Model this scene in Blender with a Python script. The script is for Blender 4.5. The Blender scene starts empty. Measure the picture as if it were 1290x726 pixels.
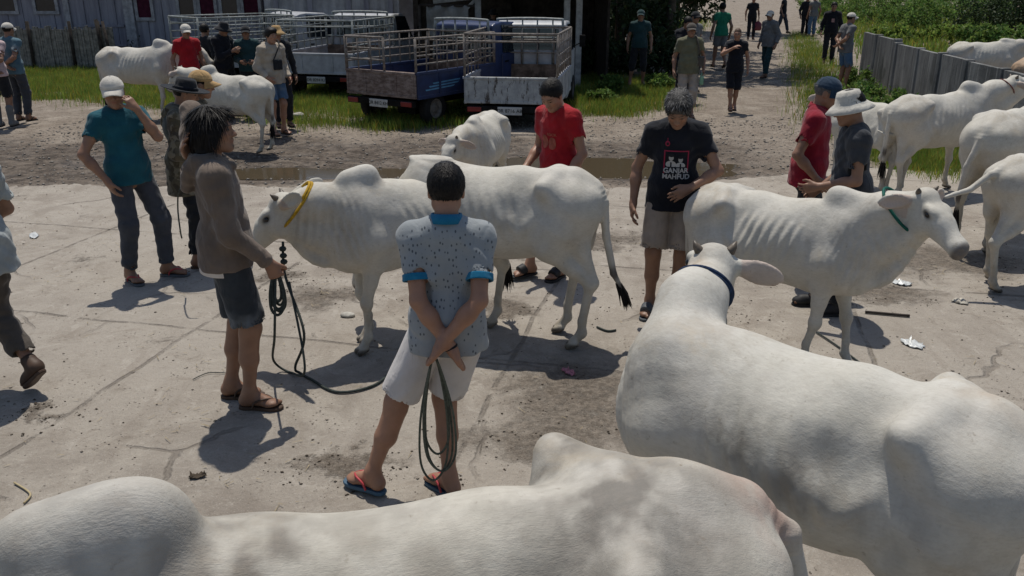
import bpy, math, random
import numpy as np
from mathutils import Vector, Matrix
from mathutils.bvhtree import BVHTree
R = math.radians
rnd = random.Random(7)
SC = bpy.context.scene
COL = SC.collection
FAST = 1.0        # voxel scale

# ------------------------------------------------------------ camera, sky, sun
CAM_H = 2.4; PITCH = R(19.85); FPX = 1080.0
cd = bpy.data.cameras.new('camera'); cam = bpy.data.objects.new('camera', cd); COL.objects.link(cam)
cam.location = (0, 0, CAM_H); cam.rotation_euler = (R(90) - PITCH, 0, 0)
cd.sensor_width = 36; cd.lens = FPX / 1290 * 36; cd.clip_end = 500; cd.clip_start = .05
SC.camera = cam
SC.render.resolution_x = 1024; SC.render.resolution_y = 576
W = bpy.data.worlds.new('World'); SC.world = W; W.use_nodes = True
SUN_EL = R(70); SUN_AZ = R(-11)            # azimuth clockwise from +Y
wn = W.node_tree.nodes; bg = wn['Background']
sky = wn.new('ShaderNodeTexSky'); sky.sky_type = 'NISHITA'; sky.sun_disc = False
sky.sun_elevation = SUN_EL; sky.sun_rotation = SUN_AZ
W.node_tree.links.new(sky.outputs[0], bg.inputs[0]); bg.inputs[1].default_value = .09
sd = bpy.data.lights.new('sun', 'SUN'); sd.energy = 3.8; sd.angle = R(.6); sd.color = (1, .95, .865)
sun = bpy.data.objects.new('sun', sd); COL.objects.link(sun)
sv = Vector((math.sin(SUN_AZ) * math.cos(SUN_EL), math.cos(SUN_AZ) * math.cos(SUN_EL), math.sin(SUN_EL)))
sun.rotation_euler = (-sv).to_track_quat('-Z', 'Y').to_euler(); sun.location = (0, 0, 20)
SC.view_settings.view_transform = 'Standard'; SC.view_settings.look = 'None'
SC.view_settings.exposure = 0.0; SC.view_settings.gamma = 1

def at(px, py, z=0.0):
    """point at height z seen at photo position (1290x726 frame)"""
    cx = (px - 645) / FPX; cy = (363 - py) / FPX
    c, s = math.cos(PITCH), math.sin(PITCH)
    d = Vector((cx, c + cy * s, -s + cy * c))
    t = (z - CAM_H) / d.z
    return Vector((d.x * t, d.y * t, z))

# ------------------------------------------------------------ object helpers
def tag(o, label=None, cat=None, group=None, kind=None):
    if label: o['label'] = label
    if cat: o['category'] = cat
    if group: o['group'] = group
    if kind: o['kind'] = kind
    return o

def empty(name, loc=(0, 0, 0), rz=0):
    o = bpy.data.objects.new(name, None); COL.objects.link(o)
    o.location = loc; o.rotation_euler = (0, 0, rz); o.empty_display_size = .2
    return o

def link(name, me, mat=None, parent=None, smooth=True):
    o = bpy.data.objects.new(name, me); COL.objects.link(o)
    if mat: me.materials.append(mat)
    if parent: o.parent = parent
    if smooth and len(me.polygons): me.polygons.foreach_set('use_smooth', np.ones(len(me.polygons), bool))
    return o

def np_mesh(name, V, F, col=None):
    """V (n,3), F (m,k) constant-size faces"""
    V = np.asarray(V, np.float32); F = np.asarray(F, np.int32)
    me = bpy.data.meshes.new(name)
    me.vertices.add(len(V)); me.vertices.foreach_set('co', V.ravel())
    m, k = F.shape
    me.loops.add(m * k); me.loops.foreach_set('vertex_index', F.ravel())
    me.polygons.add(m)
    me.polygons.foreach_set('loop_start', np.arange(0, m * k, k, dtype=np.int32))
    me.polygons.foreach_set('loop_total', np.full(m, k, np.int32))
    me.update(calc_edges=True)
    if col is not None: set_col(me, col)
    return me

def set_col(me, col):
    a = me.color_attributes.new('Col', 'FLOAT_COLOR', 'POINT')
    c = np.ones((len(me.vertices), 4), np.float32); c[:, :3] = col
    a.data.foreach_set('color', c.ravel())

class MB:
    """collects boxes, bars, tubes; builds ONE mesh"""
    def __init__(s): s.v = []; s.f = []
    def add(s, v, f):
        n = len(s.v); s.v += [tuple(p) for p in v]; s.f += [tuple(i + n for i in q) for q in f]; return s
    def box(s, x0, y0, z0, x1, y1, z1, M=None, ch=0):
        if ch:
            c = min(ch, abs(x1 - x0) * .45, abs(y1 - y0) * .45, abs(z1 - z0) * .45)
            pts = []
            for z, i in ((z0, c), (z0 + c, 0), (z1 - c, 0), (z1, c)):
                a0, b0, a1, b1 = x0 + i, y0 + i, x1 - i, y1 - i
                pts += [(a0 + c, b0, z), (a1 - c, b0, z), (a1, b0 + c, z), (a1, b1 - c, z), (a1 - c, b1, z), (a0 + c, b1, z), (a0, b1 - c, z), (a0, b0 + c, z)]
            f = [tuple(range(7, -1, -1)), tuple(range(24, 32))]
            for l in range(3):
                for i in range(8):
                    j = (i + 1) % 8; f.append((l * 8 + i, l * 8 + j, l * 8 + 8 + j, l * 8 + 8 + i))
        else:
            pts = [(x, y, z) for z in (z0, z1) for x, y in ((x0, y0), (x1, y0), (x1, y1), (x0, y1))]
            f = [(3, 2, 1, 0), (4, 5, 6, 7), (0, 1, 5, 4), (1, 2, 6, 5), (2, 3, 7, 6), (3, 0, 4, 7)]
        if M is not None: pts = [M @ Vector(p) for p in pts]
        return s.add(pts, f)
    def bar(s, a, b, w, h=None, up=(0, 0, 1)):
        a = Vector(a); b = Vector(b); h = h or w; d = (b - a).normalized(); u = Vector(up)
        if abs(d.dot(u)) > .98: u = Vector((1, 0, 0))
        x = d.cross(u).normalized(); z = x.cross(d)
        p = [q + x * (sx * w / 2) + z * (sz * h / 2) for q in (a, b) for sx, sz in ((-1, -1), (1, -1), (1, 1), (-1, 1))]
        return s.add(p, [(3, 2, 1, 0), (4, 5, 6, 7), (0, 1, 5, 4), (1, 2, 6, 5), (2, 3, 7, 6), (3, 0, 4, 7)])
    def tube(s, pts, r, n=8, cap=True):
        pts = [Vector(p) for p in pts]; m = len(pts)
        rr = r if hasattr(r, '__len__') else [r] * m
        t0 = (pts[1] - pts[0]).normalized()
        u = t0.orthogonal().normalized(); v = []; f = []
        for i in range(m):
            t = (pts[min(i + 1, m - 1)] - pts[max(i - 1, 0)])
            t = t.normalized() if t.length > 1e-9 else t0
            u = (u - t * u.dot(t)); u = u.normalized() if u.length > 1e-6 else t.orthogonal().normalized()
            w = t.cross(u)
            for k in range(n):
                a = 2 * math.pi * k / n; v.append(pts[i] + (u * math.cos(a) + w * math.sin(a)) * rr[i])
        for i in range(m - 1):
            for k in range(n):
                j = (k + 1) % n; f.append((i * n + k, i * n + j, (i + 1) * n + j, (i + 1) * n + k))
        if cap: f.append(tuple(range(n - 1, -1, -1))); f.append(tuple((m - 1) * n + k for k in range(n)))
        return s.add(v, f)
    def lathe(s, prof, n=24, sx=1, sy=1, M=None):
        v = []; f = []; m = len(prof)
        for r, z in prof:
            for k in range(n):
                a = 2 * math.pi * k / n; v.append(Vector((r * sx * math.cos(a), r * sy * math.sin(a), z)))
        for i in range(m - 1):
            for k in range(n):
                j = (k + 1) % n; f.append((i * n + k, i * n + j, (i + 1) * n + j, (i + 1) * n + k))
        if M is not None: v = [M @ p for p in v]
        return s.add(v, f)
    def xf(s, M): s.v = [tuple(M @ Vector(p)) for p in s.v]; return s
    def build(s, name, mat, parent=None, smooth=False):
        me = bpy.data.meshes.new(name); me.from_pydata(s.v, [], s.f); me.update()
        return link(name, me, mat, parent, smooth)

def bez(p, n=24):
    """Catmull-Rom through points"""
    p = [Vector(q) for q in p]; q = [p[0]] + p + [p[-1]]; out = []
    for i in range(1, len(q) - 2):
        for k in range(n):
            t = k / n; a, b, c, d = q[i - 1], q[i], q[i + 1], q[i + 2]
            out.append(.5 * ((2 * b) + (c - a) * t + (2 * a - 5 * b + 4 * c - d) * t * t + (3 * b - 3 * c + d - a) * t ** 3))
    out.append(p[-1]); return out

# ------------------------------------------------------------ SDF toolkit
A3 = lambda p: np.array(tuple(p), float)
def rc(a, b, r1, r2=None, k=.02, cut=None):
    return dict(t='rc', a=A3(a), b=A3(b), r1=r1, r2=r1 if r2 is None else r2, k=k, op='u', cut=cut)
def ell(c, r, M=None, k=.03):
    return dict(t='el', c=A3(c), r=A3(r), M=None if M is None else np.array(M), k=k, op='u')
def sub(p, k=.02): p = dict(p); p['op'] = 's'; p['k'] = k; return p
def plane(p0, n, k=.004):
    n = A3(n); return dict(t='pl', c=A3(p0), n=n / np.linalg.norm(n), k=k, op='i')
def mirror(ps):
    out = []
    for p in ps:
        q = dict(p)
        for key in ('a', 'b', 'c'):
            if key in q: q[key] = q[key] * np.array([1, -1, 1])
        if q.get('M') is not None:
            D = np.diag([1., -1, 1]); q['M'] = D @ q['M'] @ D
        out.append(q)
    return out

def pd(p, P):
    if p['t'] == 'rc':
        a, b, r1, r2 = p['a'], p['b'], p['r1'], p['r2']
        ba = b - a; l2 = max(ba @ ba, 1e-9)
        h = np.clip(((P - a) @ ba) / l2, 0, 1)
        d = np.linalg.norm(P - a - h[:, None] * ba, axis=1) - (r1 + (r2 - r1) * h)
        if p['cut']:
            n = ba / math.sqrt(l2)
            if p['cut'] in (1, 3): d = np.maximum(d, (P - b) @ n)
            if p['cut'] in (2, 3): d = np.maximum(d, -((P - a) @ n))
        return d
    if p['t'] == 'el':
        q = P - p['c']
        if p['M'] is not None: q = q @ p['M']
        k0 = np.linalg.norm(q / p['r'], axis=1) + 1e-6; k1 = np.linalg.norm(q / p['r'] ** 2, axis=1) + 1e-6
        return k0 * (k0 - 1) / k1
    if p['t'] == 'pl':
        return (P - p['c']) @ p['n']

def bsph(p):
    if p['t'] == 'rc': return (p['a'] + p['b']) / 2, np.linalg.norm(p['b'] - p['a']) / 2 + max(p['r1'], p['r2'])
    return p['c'], max(p['r'])

def ev(prims, P):
    d = None
    for p in prims:
        q = pd(p, P); k = p['k']
        if d is None: d = q; continue
        if p['op'] == 'u':
            h = np.maximum(k - np.abs(d - q), 0) / max(k, 1e-6); d = np.minimum(d, q) - h * h * k * .25
        else:
            if p['op'] == 's': q = -q
            h = np.maximum(k - np.abs(d - q), 0) / max(k, 1e-6); d = np.maximum(d, q) + h * h * k * .25
    return d

def surf(prims, vox, disp=None, pad=.03):
    """smooth-union field of the prims -> closed quad mesh (surface nets), as arrays"""
    vox = vox * FAST
    lo = np.full(3, 1e9); hi = -lo
    for p in prims:
        if p['op'] != 'u': continue
        c, r = bsph(p)
        if p['t'] == 'rc':
            l = np.minimum(p['a'] - p['r1'], p['b'] - p['r2']); h = np.maximum(p['a'] + p['r1'], p['b'] + p['r2'])
        elif p['M'] is not None:
            e = np.sqrt(((p['M'] * p['r']) ** 2).sum(1)); l = c - e; h = c + e
        else: l = c - p['r']; h = c + p['r']
        lo = np.minimum(lo, l); hi = np.maximum(hi, h)
    lo -= pad; hi += pad
    B = 12
    nb = np.ceil((hi - lo) / (vox * B)).astype(int); n = nb * B
    ctr = (np.stack(np.meshgrid(*[np.arange(m) for m in nb], indexing='ij'), -1).reshape(-1, 3) + .5) * B * vox - vox * .5 + lo
    dc = ev(prims, ctr)
    rad = B * vox * .87
    V = np.repeat(np.repeat(np.repeat(np.where(dc < 0, -1., 1.).reshape(nb).astype(np.float32), B, 0), B, 1), B, 2)
    near = np.where(np.abs(dc) < rad * 1.25 + .03)[0]
    loc = np.stack(np.meshgrid(*[np.arange(B)] * 3, indexing='ij'), -1).reshape(-1, 3) * vox
    bs = [None if p['t'] == 'pl' else bsph(p) for p in prims]
    for bi in near:
        i, j, k = np.unravel_index(bi, nb)
        c = ctr[bi]; ps = []
        for p, b in zip(prims, bs):
            if b is not None and np.linalg.norm(c - b[0]) - b[1] > rad + p['k'] + .02: continue
            ps.append(p)
        while ps and ps[0]['op'] != 'u': ps.pop(0)
        if not ps: continue
        P = loc + lo + np.array([i, j, k]) * B * vox
        d = ev(ps, P)
        if disp is not None: d = d + disp(P)
        V[i * B:i * B + B, j * B:j * B + B, k * B:k * B + B] = d.reshape(B, B, B)
    V[0] = 1; V[-1] = 1; V[:, 0] = 1; V[:, -1] = 1; V[:, :, 0] = 1; V[:, :, -1] = 1
    S = V < 0
    cs = S[:-1, :-1, :-1].astype(np.int8)
    off = [(0, 0, 0), (1, 0, 0), (0, 1, 0), (1, 1, 0), (0, 0, 1), (1, 0, 1), (0, 1, 1), (1, 1, 1)]
    X, Y, Z = [m - 1 for m in V.shape]
    cnt = sum(S[a:a + X, b:b + Y, c:c + Z].astype(np.int8) for a, b, c in off)
    I, J, K = np.nonzero((cnt > 0) & (cnt < 8))
    vals = np.stack([V[I + a, J + b, K + c] for a, b, c in off], 1)
    acc = np.zeros((len(I), 3)); num = np.zeros(len(I))
    for e0, e1 in ((0, 1), (2, 3), (4, 5), (6, 7), (0, 2), (1, 3), (4, 6), (5, 7), (0, 4), (1, 5), (2, 6), (3, 7)):
        a, b = vals[:, e0], vals[:, e1]; m = (a < 0) != (b < 0)
        t = np.where(m, a / np.where(m, a - b, 1), 0)
        p0 = np.array(off[e0], float); p1 = np.array(off[e1], float)
        acc += m[:, None] * (p0 + t[:, None] * (p1 - p0)); num += m
    Vt = (acc / num[:, None] + np.stack([I, J, K], 1)) * vox + lo
    idx = np.full((X, Y, Z), -1, np.int32); idx[I, J, K] = np.arange(len(I))
    F = []
    for ax in range(3):
        s0 = [slice(1, None)] * 3; s0[ax] = slice(0, -1)
        s1 = [slice(1, None)] * 3; s1[ax] = slice(1, None)
        a = S[tuple(s0)]; b = S[tuple(s1)]
        e = np.argwhere(a != b)
        g = e + 1; g[:, ax] -= 1
        m = np.all(g < np.array([X, Y, Z]), axis=1); e = e[m]; g = g[m]
        u, w = [(1, 2), (2, 0), (0, 1)][ax]
        def q(du, dw):
            h = g.copy(); h[:, u] -= du; h[:, w] -= dw; return idx[h[:, 0], h[:, 1], h[:, 2]]
        f = np.stack([q(1, 1), q(0, 1), q(0, 0), q(1, 0)], 1)
        s = a[e[:, 0], e[:, 1], e[:, 2]]
        f[~s] = f[~s][:, ::-1]
        F.append(f[np.all(f >= 0, 1)])
    return Vt, np.concatenate(F)

def sobj(name, prims, vox, mat, parent=None, disp=None, colf=None):
    V, F = surf(prims, vox, disp)
    me = np_mesh(name, V, F, None if colf is None else colf(V))
    return link(name, me, mat, parent)

# cheap smooth noise for displacement / colour, numpy
def sn(P, f, seed=0):
    r = np.random.RandomState(seed); out = np.zeros(len(P))
    for i in range(5):
        v = r.normal(size=3); v /= np.linalg.norm(v)
        out += np.sin((P @ v) * f * (1 + .35 * i) * 2 * math.pi + r.uniform(0, 6.28) + 1.3 * np.sin((P @ r.normal(size=3)) * f * 2.2 + r.uniform(0, 6)))
    return out / 5
def fbm(P, f, seed=0, octv=4):
    """lattice value noise, 0..1"""
    P = np.asarray(P, float); out = np.zeros(len(P)); amp = 1; tot = 0
    for o in range(octv):
        q = P * f * 2 ** o + seed * 17.3 + o * 5.1; i = np.floor(q).astype(np.int64); t = q - i; t = t * t * (3 - 2 * t); v = 0
        for dx in (0, 1):
            for dy in (0, 1):
                for dz in (0, 1):
                    h = ((i[:, 0] + dx) * 73856093) ^ ((i[:, 1] + dy) * 19349663) ^ ((i[:, 2] + dz) * 83492791); h = (h * 1103515245 + 12345) & 0x7fffffff; h = (h ^ (h >> 13)) * 1274126177 & 0x7fffffff
                    v = v + (h / 0x7fffffff) * (t[:, 0] if dx else 1 - t[:, 0]) * (t[:, 1] if dy else 1 - t[:, 1]) * (t[:, 2] if dz else 1 - t[:, 2])
        out += v * amp; tot += amp; amp *= .55
    return out / tot
def sst(x, a, b):
    t = np.clip((x - a) / (b - a), 0, 1); return t * t * (3 - 2 * t)
def mixc(c, d, t): return c * (1 - t[:, None]) + np.array(d) * t[:, None]

# ------------------------------------------------------------ materials
MATS = {}
def srgb(*c): return tuple((x / 255 / 12.92 if x / 255 <= .04045 else ((x / 255 + .055) / 1.055) ** 2.4) for x in c)

class NT:
    def __init__(s, name, rough=.6, spec=.3, col=(.5, .5, .5)):
        s.m = bpy.data.materials.new(name); s.m.use_nodes = True; s.t = s.m.node_tree
        s.b = s.t.nodes['Principled BSDF']; s.b.inputs['Roughness'].default_value = rough
        s.b.inputs['Specular IOR Level'].default_value = spec; s.b.inputs['Base Color'].default_value = (*col, 1)
        s.cache = {}
    def n(s, t, **k):
        x = s.t.nodes.new(t)
        for a, v in k.items(): setattr(x, a, v)
        return x
    def l(s, a, b): s.t.links.new(a, b)
    def co(s, kind='Object'):
        if kind not in s.cache:
            if 'tc' not in s.cache: s.cache['tc'] = s.n('ShaderNodeTexCoord')
            s.cache[kind] = s.cache['tc'].outputs[kind]
        return s.cache[kind]
    def noise(s, scale, detail=4, rough=.6, vec=None, stretch=None, dist=0):
        x = s.n('ShaderNodeTexNoise'); x.inputs['Scale'].default_value = scale; x.inputs['Detail'].default_value = detail
        x.inputs['Roughness'].default_value = rough; x.inputs['Distortion'].default_value = dist
        v = vec if vec is not None else s.co()
        if stretch: v = s.map(v, stretch)
        s.l(v, x.inputs['Vector']); return x.outputs['Fac']
    def map(s, v, sc=(1, 1, 1), rot=(0, 0, 0), loc=(0, 0, 0)):
        m = s.n('ShaderNodeMapping'); m.inputs['Scale'].default_value = sc; m.inputs['Rotation'].default_value = rot; m.inputs['Location'].default_value = loc
        s.l(v, m.inputs['Vector']); return m.outputs[0]
    def ramp(s, v, a, b, c0=0., c1=1.):
        m = s.n('ShaderNodeMapRange', interpolation_type='SMOOTHSTEP')
        for i, x in enumerate((a, b, c0, c1)): m.inputs[i + 1].default_value = x
        s.l(v, m.inputs[0]); return m.outputs[0]
    def math(s, op, a, b=0., c=None):
        m = s.n('ShaderNodeMath', operation=op)
        for i, x in enumerate((a, b) + ((c,) if c is not None else ())):
            if isinstance(x, (int, float)): m.inputs[i].default_value = x
            else: s.l(x, m.inputs[i])
        return m.outputs[0]
    def mix(s, f, a, b, mode='MIX'):
        m = s.n('ShaderNodeMix', data_type='RGBA', blend_type=mode)
        for i, x in ((0, f), (6, a), (7, b)):
            if isinstance(x, (int, float)): m.inputs[i].default_value = x
            elif isinstance(x, tuple): m.inputs[i].default_value = (*x[:3], 1)
            else: s.l(x, m.inputs[i])
        return m.outputs[2]
    def attr(s, name='Col'):
        a = s.n('ShaderNodeAttribute'); a.attribute_name = name; return a.outputs['Color']
    def base(s, c): s.l(c, s.b.inputs['Base Color']); return s
    def rough(s, c): s.l(c, s.b.inputs['Roughness']); return s
    def bump(s, h, strength=.5, dist=.01, prev=None):
        b = s.n('ShaderNodeBump'); b.inputs['Strength'].default_value = strength; b.inputs['Distance'].default_value = dist
        s.l(h, b.inputs['Height'])
        if prev is not None: s.l(prev, b.inputs['Normal'])
        s.l(b.outputs[0], s.b.inputs['Normal']); return b.outputs[0]

def m_plain(name, col, rough=.6, spec=.3, var=.25, scale=6, bump=0, metal=0):
    key = (name, col)
    if key in MATS: return MATS[key]
    t = NT(name, rough, spec, col); t.b.inputs['Metallic'].default_value = metal
    n = t.noise(scale, 5)
    t.base(t.mix(t.ramp(n, .3, .75), tuple(c * (1 - var) for c in col), tuple(min(1, c * (1 + var * .6)) for c in col)))
    if bump: t.bump(t.noise(scale * 6, 4), .6, bump)
    MATS[key] = t.m; return t.m

def m_cloth(name, col, pattern=None, worn=.25, fold=1.0):
    key = ('cloth', name, col)
    if key in MATS: return MATS[key]
    t = NT(name, .88, .12, col)
    t.b.inputs['Sheen Weight'].default_value = .15
    n = t.noise(7, 4)
    c = t.mix(t.ramp(n, .25, .8), tuple(x * (1 - worn) for x in col), tuple(min(1, x * (1 + worn * .5)) for x in col))
    if pattern: c = pattern(t, c)
    t.base(c)
    f = t.noise(9, 3, .5, stretch=(1, 1, .45), dist=.8)
    b1 = t.bump(f, .55 * fold, .035)
    b2 = t.bump(t.noise(38, 3, .5, dist=.5), .35 * fold, .006, b1)
    t.bump(t.noise(700, 1, .5), .25, .0015, b2)
    MATS[key] = t.m; return t.m

def m_attr(name, rough=.5, spec=.3, scale=20, var=.15, bump=.002, stretch=None, bscale=None, sss=0):
    if name in MATS: return MATS[name]
    t = NT(name, rough, spec)
    n = t.noise(scale, 5)
    c = t.mix(1.0, t.attr(), t.mix(t.ramp(n, .25, .8), (1 - var,) * 3, (1, 1, 1)), 'MULTIPLY')
    t.base(c)
    t.bump(t.noise(bscale or scale * 8, 4, stretch=stretch), .5, bump)
    if sss:
        t.b.inputs['Subsurface Weight'].default_value = sss; t.b.inputs['Subsurface Radius'].default_value = (.01, .004, .002)
    MATS[name] = t.m; return t.m

SKIN = m_attr('skin', .48, .35, 25, .12, .0015)
HAIRM = m_attr('hair', .55, .18, 30, .3, .006, (1, 1, .25), 160)
# ============================================================ CATTLE
def cow_mat():
    t = NT('white_cowhide', .62, .22)
    P = t.co()
    big = t.noise(1.7, 4, .6); mid = t.noise(9, 5, .65); fine = t.noise(95, 4, .7, stretch=(.35, 1, 1))
    c = t.mix(1.0, t.attr(), t.mix(t.ramp(mid, .3, .72), (.87, .87, .86), (1, 1, 1)), 'MULTIPLY')
    c = t.mix(1.0, c, t.mix(t.ramp(big, .35, .65), (.92, .91, .88), (1.0, 1.0, 1.0)), 'MULTIPLY')
    # mud flecks
    v = t.n('ShaderNodeTexVoronoi'); v.inputs['Scale'].default_value = 42; t.l(P, v.inputs['Vector'])
    sp = t.math('MULTIPLY', t.ramp(v.outputs['Distance'], .16, .05), t.ramp(t.noise(3.1, 3), .57, .66))
    c = t.mix(t.math('MULTIPLY', sp, .7), c, (.16, .12, .08))
    c = t.mix(t.math('MULTIPLY', t.ramp(fine, .42, .72), .26), c, (.30, .26, .22))
    smd = t.noise(3.4, 6, .72, stretch=(1, 1, .7), dist=.5); c = t.mix(t.math('MULTIPLY', t.ramp(smd, .50, .70), .42), c, (.30, .255, .20)); yl = t.noise(2.6, 5, .7, dist=.7); c = t.mix(t.math('MULTIPLY', t.ramp(yl, .54, .72), .35), c, (.46, .37, .25)); c = t.mix(t.math('MULTIPLY', t.ramp(t.noise(26, 5, .75), .60, .72), .45), c, (.20, .165, .125))
    st2 = t.noise(6, 5, .7, stretch=(1.6, 1.6, .3)); c = t.mix(t.math('MULTIPLY', t.ramp(st2, .58, .72), .16), c, (.28, .22, .16))
    t.base(c)
    hair = t.noise(230, 3, .7, stretch=(.16, 1, .55), dist=.6)
    b = t.bump(t.noise(11, 6, .65), .38, .016)
    b = t.bump(t.noise(150, 4, .7, stretch=(.25, 1, .5), dist=.8), .22, .003, b)
    t.bump(t.noise(420, 3, .7, stretch=(.16, 1, .55), dist=.5), .5, .002, b)
    return t.m
COWM = cow_mat()
HORN = m_plain('horn', (.12, .095, .07), .45, .4, .5, 30)
EYEM = m_plain('dark_eye', (.008, .006, .005), .08, .6, .1)
TUFT = m_plain('black_tail_hair', (.015, .013, .012), .7, .2, .4, 40, .01)

def blend(a, b, t): return a * (1 - t) + b * t

def build_cow(label, loc, yaw, scale=1.0, group='white cattle standing at the market', vox=.014, poll=(.98, 0, 1.20), hdir=(.75, 0, -.66), hroll=0.,
              hump=1.0, thin=1.0, legs=None, tail=None, ear=(0, 0), horn=.03, tint=(.59, .565, .505), dark=.0, dirty=1.0,
              bony=1.0, tuft=True, dew=1.0, cat='cow', earlen=1.0, loc_z=0., hook_xy=None, name='cow', body_extra=None, belly=1.0, hookup=0., wz=0., stains=(), nw=1.0, fold=1.0, earL=None, tufts=(.03,.16)):
    V = lambda *a: np.array(a, float)
    L = dict(FL=(.42, .13, 0), FR=(.42, -.13, 0), HL=(-.55, .13, 0), HR=(-.55, -.13, 0))
    if legs: L.update(legs)
    pr = []
    # trunk
    pr += [ell((-.02, 0, .86), (.55, .245 * belly, .275), k=.06), ell((.30, 0, .85), (.30, .185, .31), k=.12), ell((-.12, 0, .80), (.42, .225 * belly, .225), k=.1),
           rc((-.52, 0, 1.085), (-.2, 0, 1.065), .065, .062, k=.12), rc((-.2, 0, 1.065), (.20, 0, 1.055 + wz), .062, .065, k=.12), rc((.20, 0, 1.055 + wz), (.46, 0, 1.075 + wz), .065, .065, k=.12),
           ell((-.50, 0, .95), (.24, .165, .20), k=.12)]
    for s in (1, -1):
        pr += [rc((-.37, s * .205, 1.085 + hookup), (-.42, s * .08, 1.115), .026 * bony, .055, k=.06),      # hook bone
               rc((-.38, s * .185, 1.05), (-.62, s * .10, .99), .050, .055, k=.10),
               rc((-.665, s * .080, 1.005), (-.64, s * .09, .93), .030 * bony, .05, k=.06),              # pin bone
               rc((-.53, s * .105, .93), (-.46, s * .13, .72), .140, .095, k=.09),             # thigh
               rc((-.61, s * .09, .90), (-.60, s * .10, .66), .075, .05, k=.08),
               rc((.46, s * .070, 1.07), (.41, s * .150, .82), .045, .080, k=.10),              # shoulder blade
               rc((.41, s * .150, .82), (.48, s * .13, .73), .08, .07, k=.09),
               rc((.36, s * .14, .78), (.36, s * .13, .66), .085, .065, k=.07)]
        pr += [sub(ell((-.235, s * .292, .995), (.10, .060 * thin, .085)), .11)]
    # brisket
    pr += [ell((.52, 0, .74), (.14, .10, .15), k=.10)]
    # hump
    if hump > 0:
        pr += [ell((.42, 0, 1.13 + .035 * hump), (.155, .072, .105 * hump), np.array(Matrix.Rotation(R(-22), 3, 'Y')), k=.07),
               ell((.36, 0, 1.17 + .06 * hump), (.085, .055, .07 * hump), k=.06)]
    # neck
    poll = V(*poll); hd = V(*hdir); hd /= np.linalg.norm(hd)
    nb = V(.47, 0, .98)
    mid = (nb + poll) / 2 + V(0, 0, .035); mid[1] = blend(mid[1], poll[1], -.12)
    up0 = V(0, 0, 1); side = np.cross(up0, hd); side /= np.linalg.norm(side)      # to the cow's left
    hup = np.cross(hd, side)
    if hroll:
        c, s_ = math.cos(hroll), math.sin(hroll); side, hup = side * c + hup * s_, hup * c - side * s_
    H = lambda f, l, u: poll + hd * f + side * l + hup * u
    HM = np.stack([hd, side, hup], 1)
    throat = H(.13, 0, -.13)
    pr += [rc(nb, mid, .155 * nw, .115 * nw, k=.10), rc(mid, H(.0, 0, -.05), .115 * nw, .085 * nw, k=.08),
           rc((.50, 0, .82), blend(V(.50, 0, .82), throat, .55), .125, .085, k=.12), rc(blend(V(.50, 0, .82), throat, .5), throat, .09, .06, k=.08)]
    # dewlap: thin hanging fold from throat to brisket
    if dew:
        n = 7; pts = []
        for i in range(n):
            u = i / (n - 1); p = blend(throat + V(0, 0, -.02), V(.57, 0, .66), u); p = p + V(0, 0, -.085 * dew * math.sin(math.pi * min(1, u * 1.1)))
            p[1] += .012 * math.sin(i * 2.1); pts.append(p)
        for i in range(n - 1):
            pr.append(rc(pts[i], pts[i + 1], .017 + .004 * i, .020 + .004 * i, k=.035))
            c0 = (pts[i] + pts[i + 1]) / 2; inn = blend(blend(nb, V(.5, 0, .8), .5), H(0, 0, -.06), 1 - (i + .5) / n)
            pr.append(rc(c0, blend(c0, inn, .55), .018, .035, k=.045))
    # head
    pr += [rc(H(.03, 0, -.02), H(.20, 0, -.025), .080, .070, k=.04), rc(H(.16, 0, -.025), H(.36, 0, -.035), .066, .047, k=.05),
           rc(H(.07, 0, -.09), H(.33, 0, -.075), .052, .034, k=.05), ell(H(.385, 0, -.045), (.055, .058, .052), HM, k=.035),
           ell(H(.40, 0, -.085), (.035, .036, .022), HM, k=.02), ell(H(.01, 0, .022), (.05, .06, .04), HM, k=.05)]
    for s in (1, -1):
        pr += [ell(H(.13, s * .063, .022), (.045, .022, .024), HM, k=.03), ell(H(.10, s * .055, -.10), (.07, .025, .055), HM, k=.05),
               sub(ell(H(.135, s * .088, -.002), (.022, .016, .014), HM), .012), sub(ell(H(.43, s * .034, -.028), (.016, .012, .013), HM), .012)]
        # ear: out to the side and a bit down, cupped
        dr, bk = earL if (earL and s == 1) else ear
        e0 = H(.0, s * .07, -.01); ed = side * s * math.cos(dr) - hup * math.sin(dr) - hd * bk - up0 * .22; ed /= np.linalg.norm(ed)
        ew = hup * .8 - hd * .45 + up0 * .2; ew = ew - ed * (ew @ ed); ew /= np.linalg.norm(ew); en = np.cross(ed, ew); en = en * (1 if en @ hd > 0 else -1)
        EM = np.stack([ed, ew, en], 1); EL = .10 * earlen
        pr += [rc(e0, e0 + ed * .05, .026, .024, k=.02), ell(e0 + ed * (EL * 1.0 + .02), (EL, .050, .0150), EM, k=.025),
               sub(ell(e0 + ed * (EL * 1.02 + .03) + en * .020, (EL * .84, .036, .020), EM), .01)]
    # legs
    hooves = []
    for key, s in (('FL', 1), ('FR', -1)):
        x, y, fl = L[key]
        top = V(.38, s * .135, .70); foot = V(x, y, 0)
        knee = blend(top, foot, .50) + V(.02 + fl * .10, 0, .02 + abs(fl) * .05); fet = foot + V(-.015 - fl * .02, 0, .115 + abs(fl) * .05)
        pr += [rc(top, blend(top, knee, .55), .068, .046, k=.05), rc(blend(top, knee, .45), knee, .048, .036, k=.03), ell(knee, (.040, .036, .05), k=.025),
               rc(knee, fet + V(0, 0, .08), .031, .024, k=.025), rc(fet + V(0, 0, .09), fet, .024, .031, k=.02), rc(fet, foot + V(.03, 0, .045), .030, .030, k=.02)]
        hooves.append(foot + V(.035, 0, 0))
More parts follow.
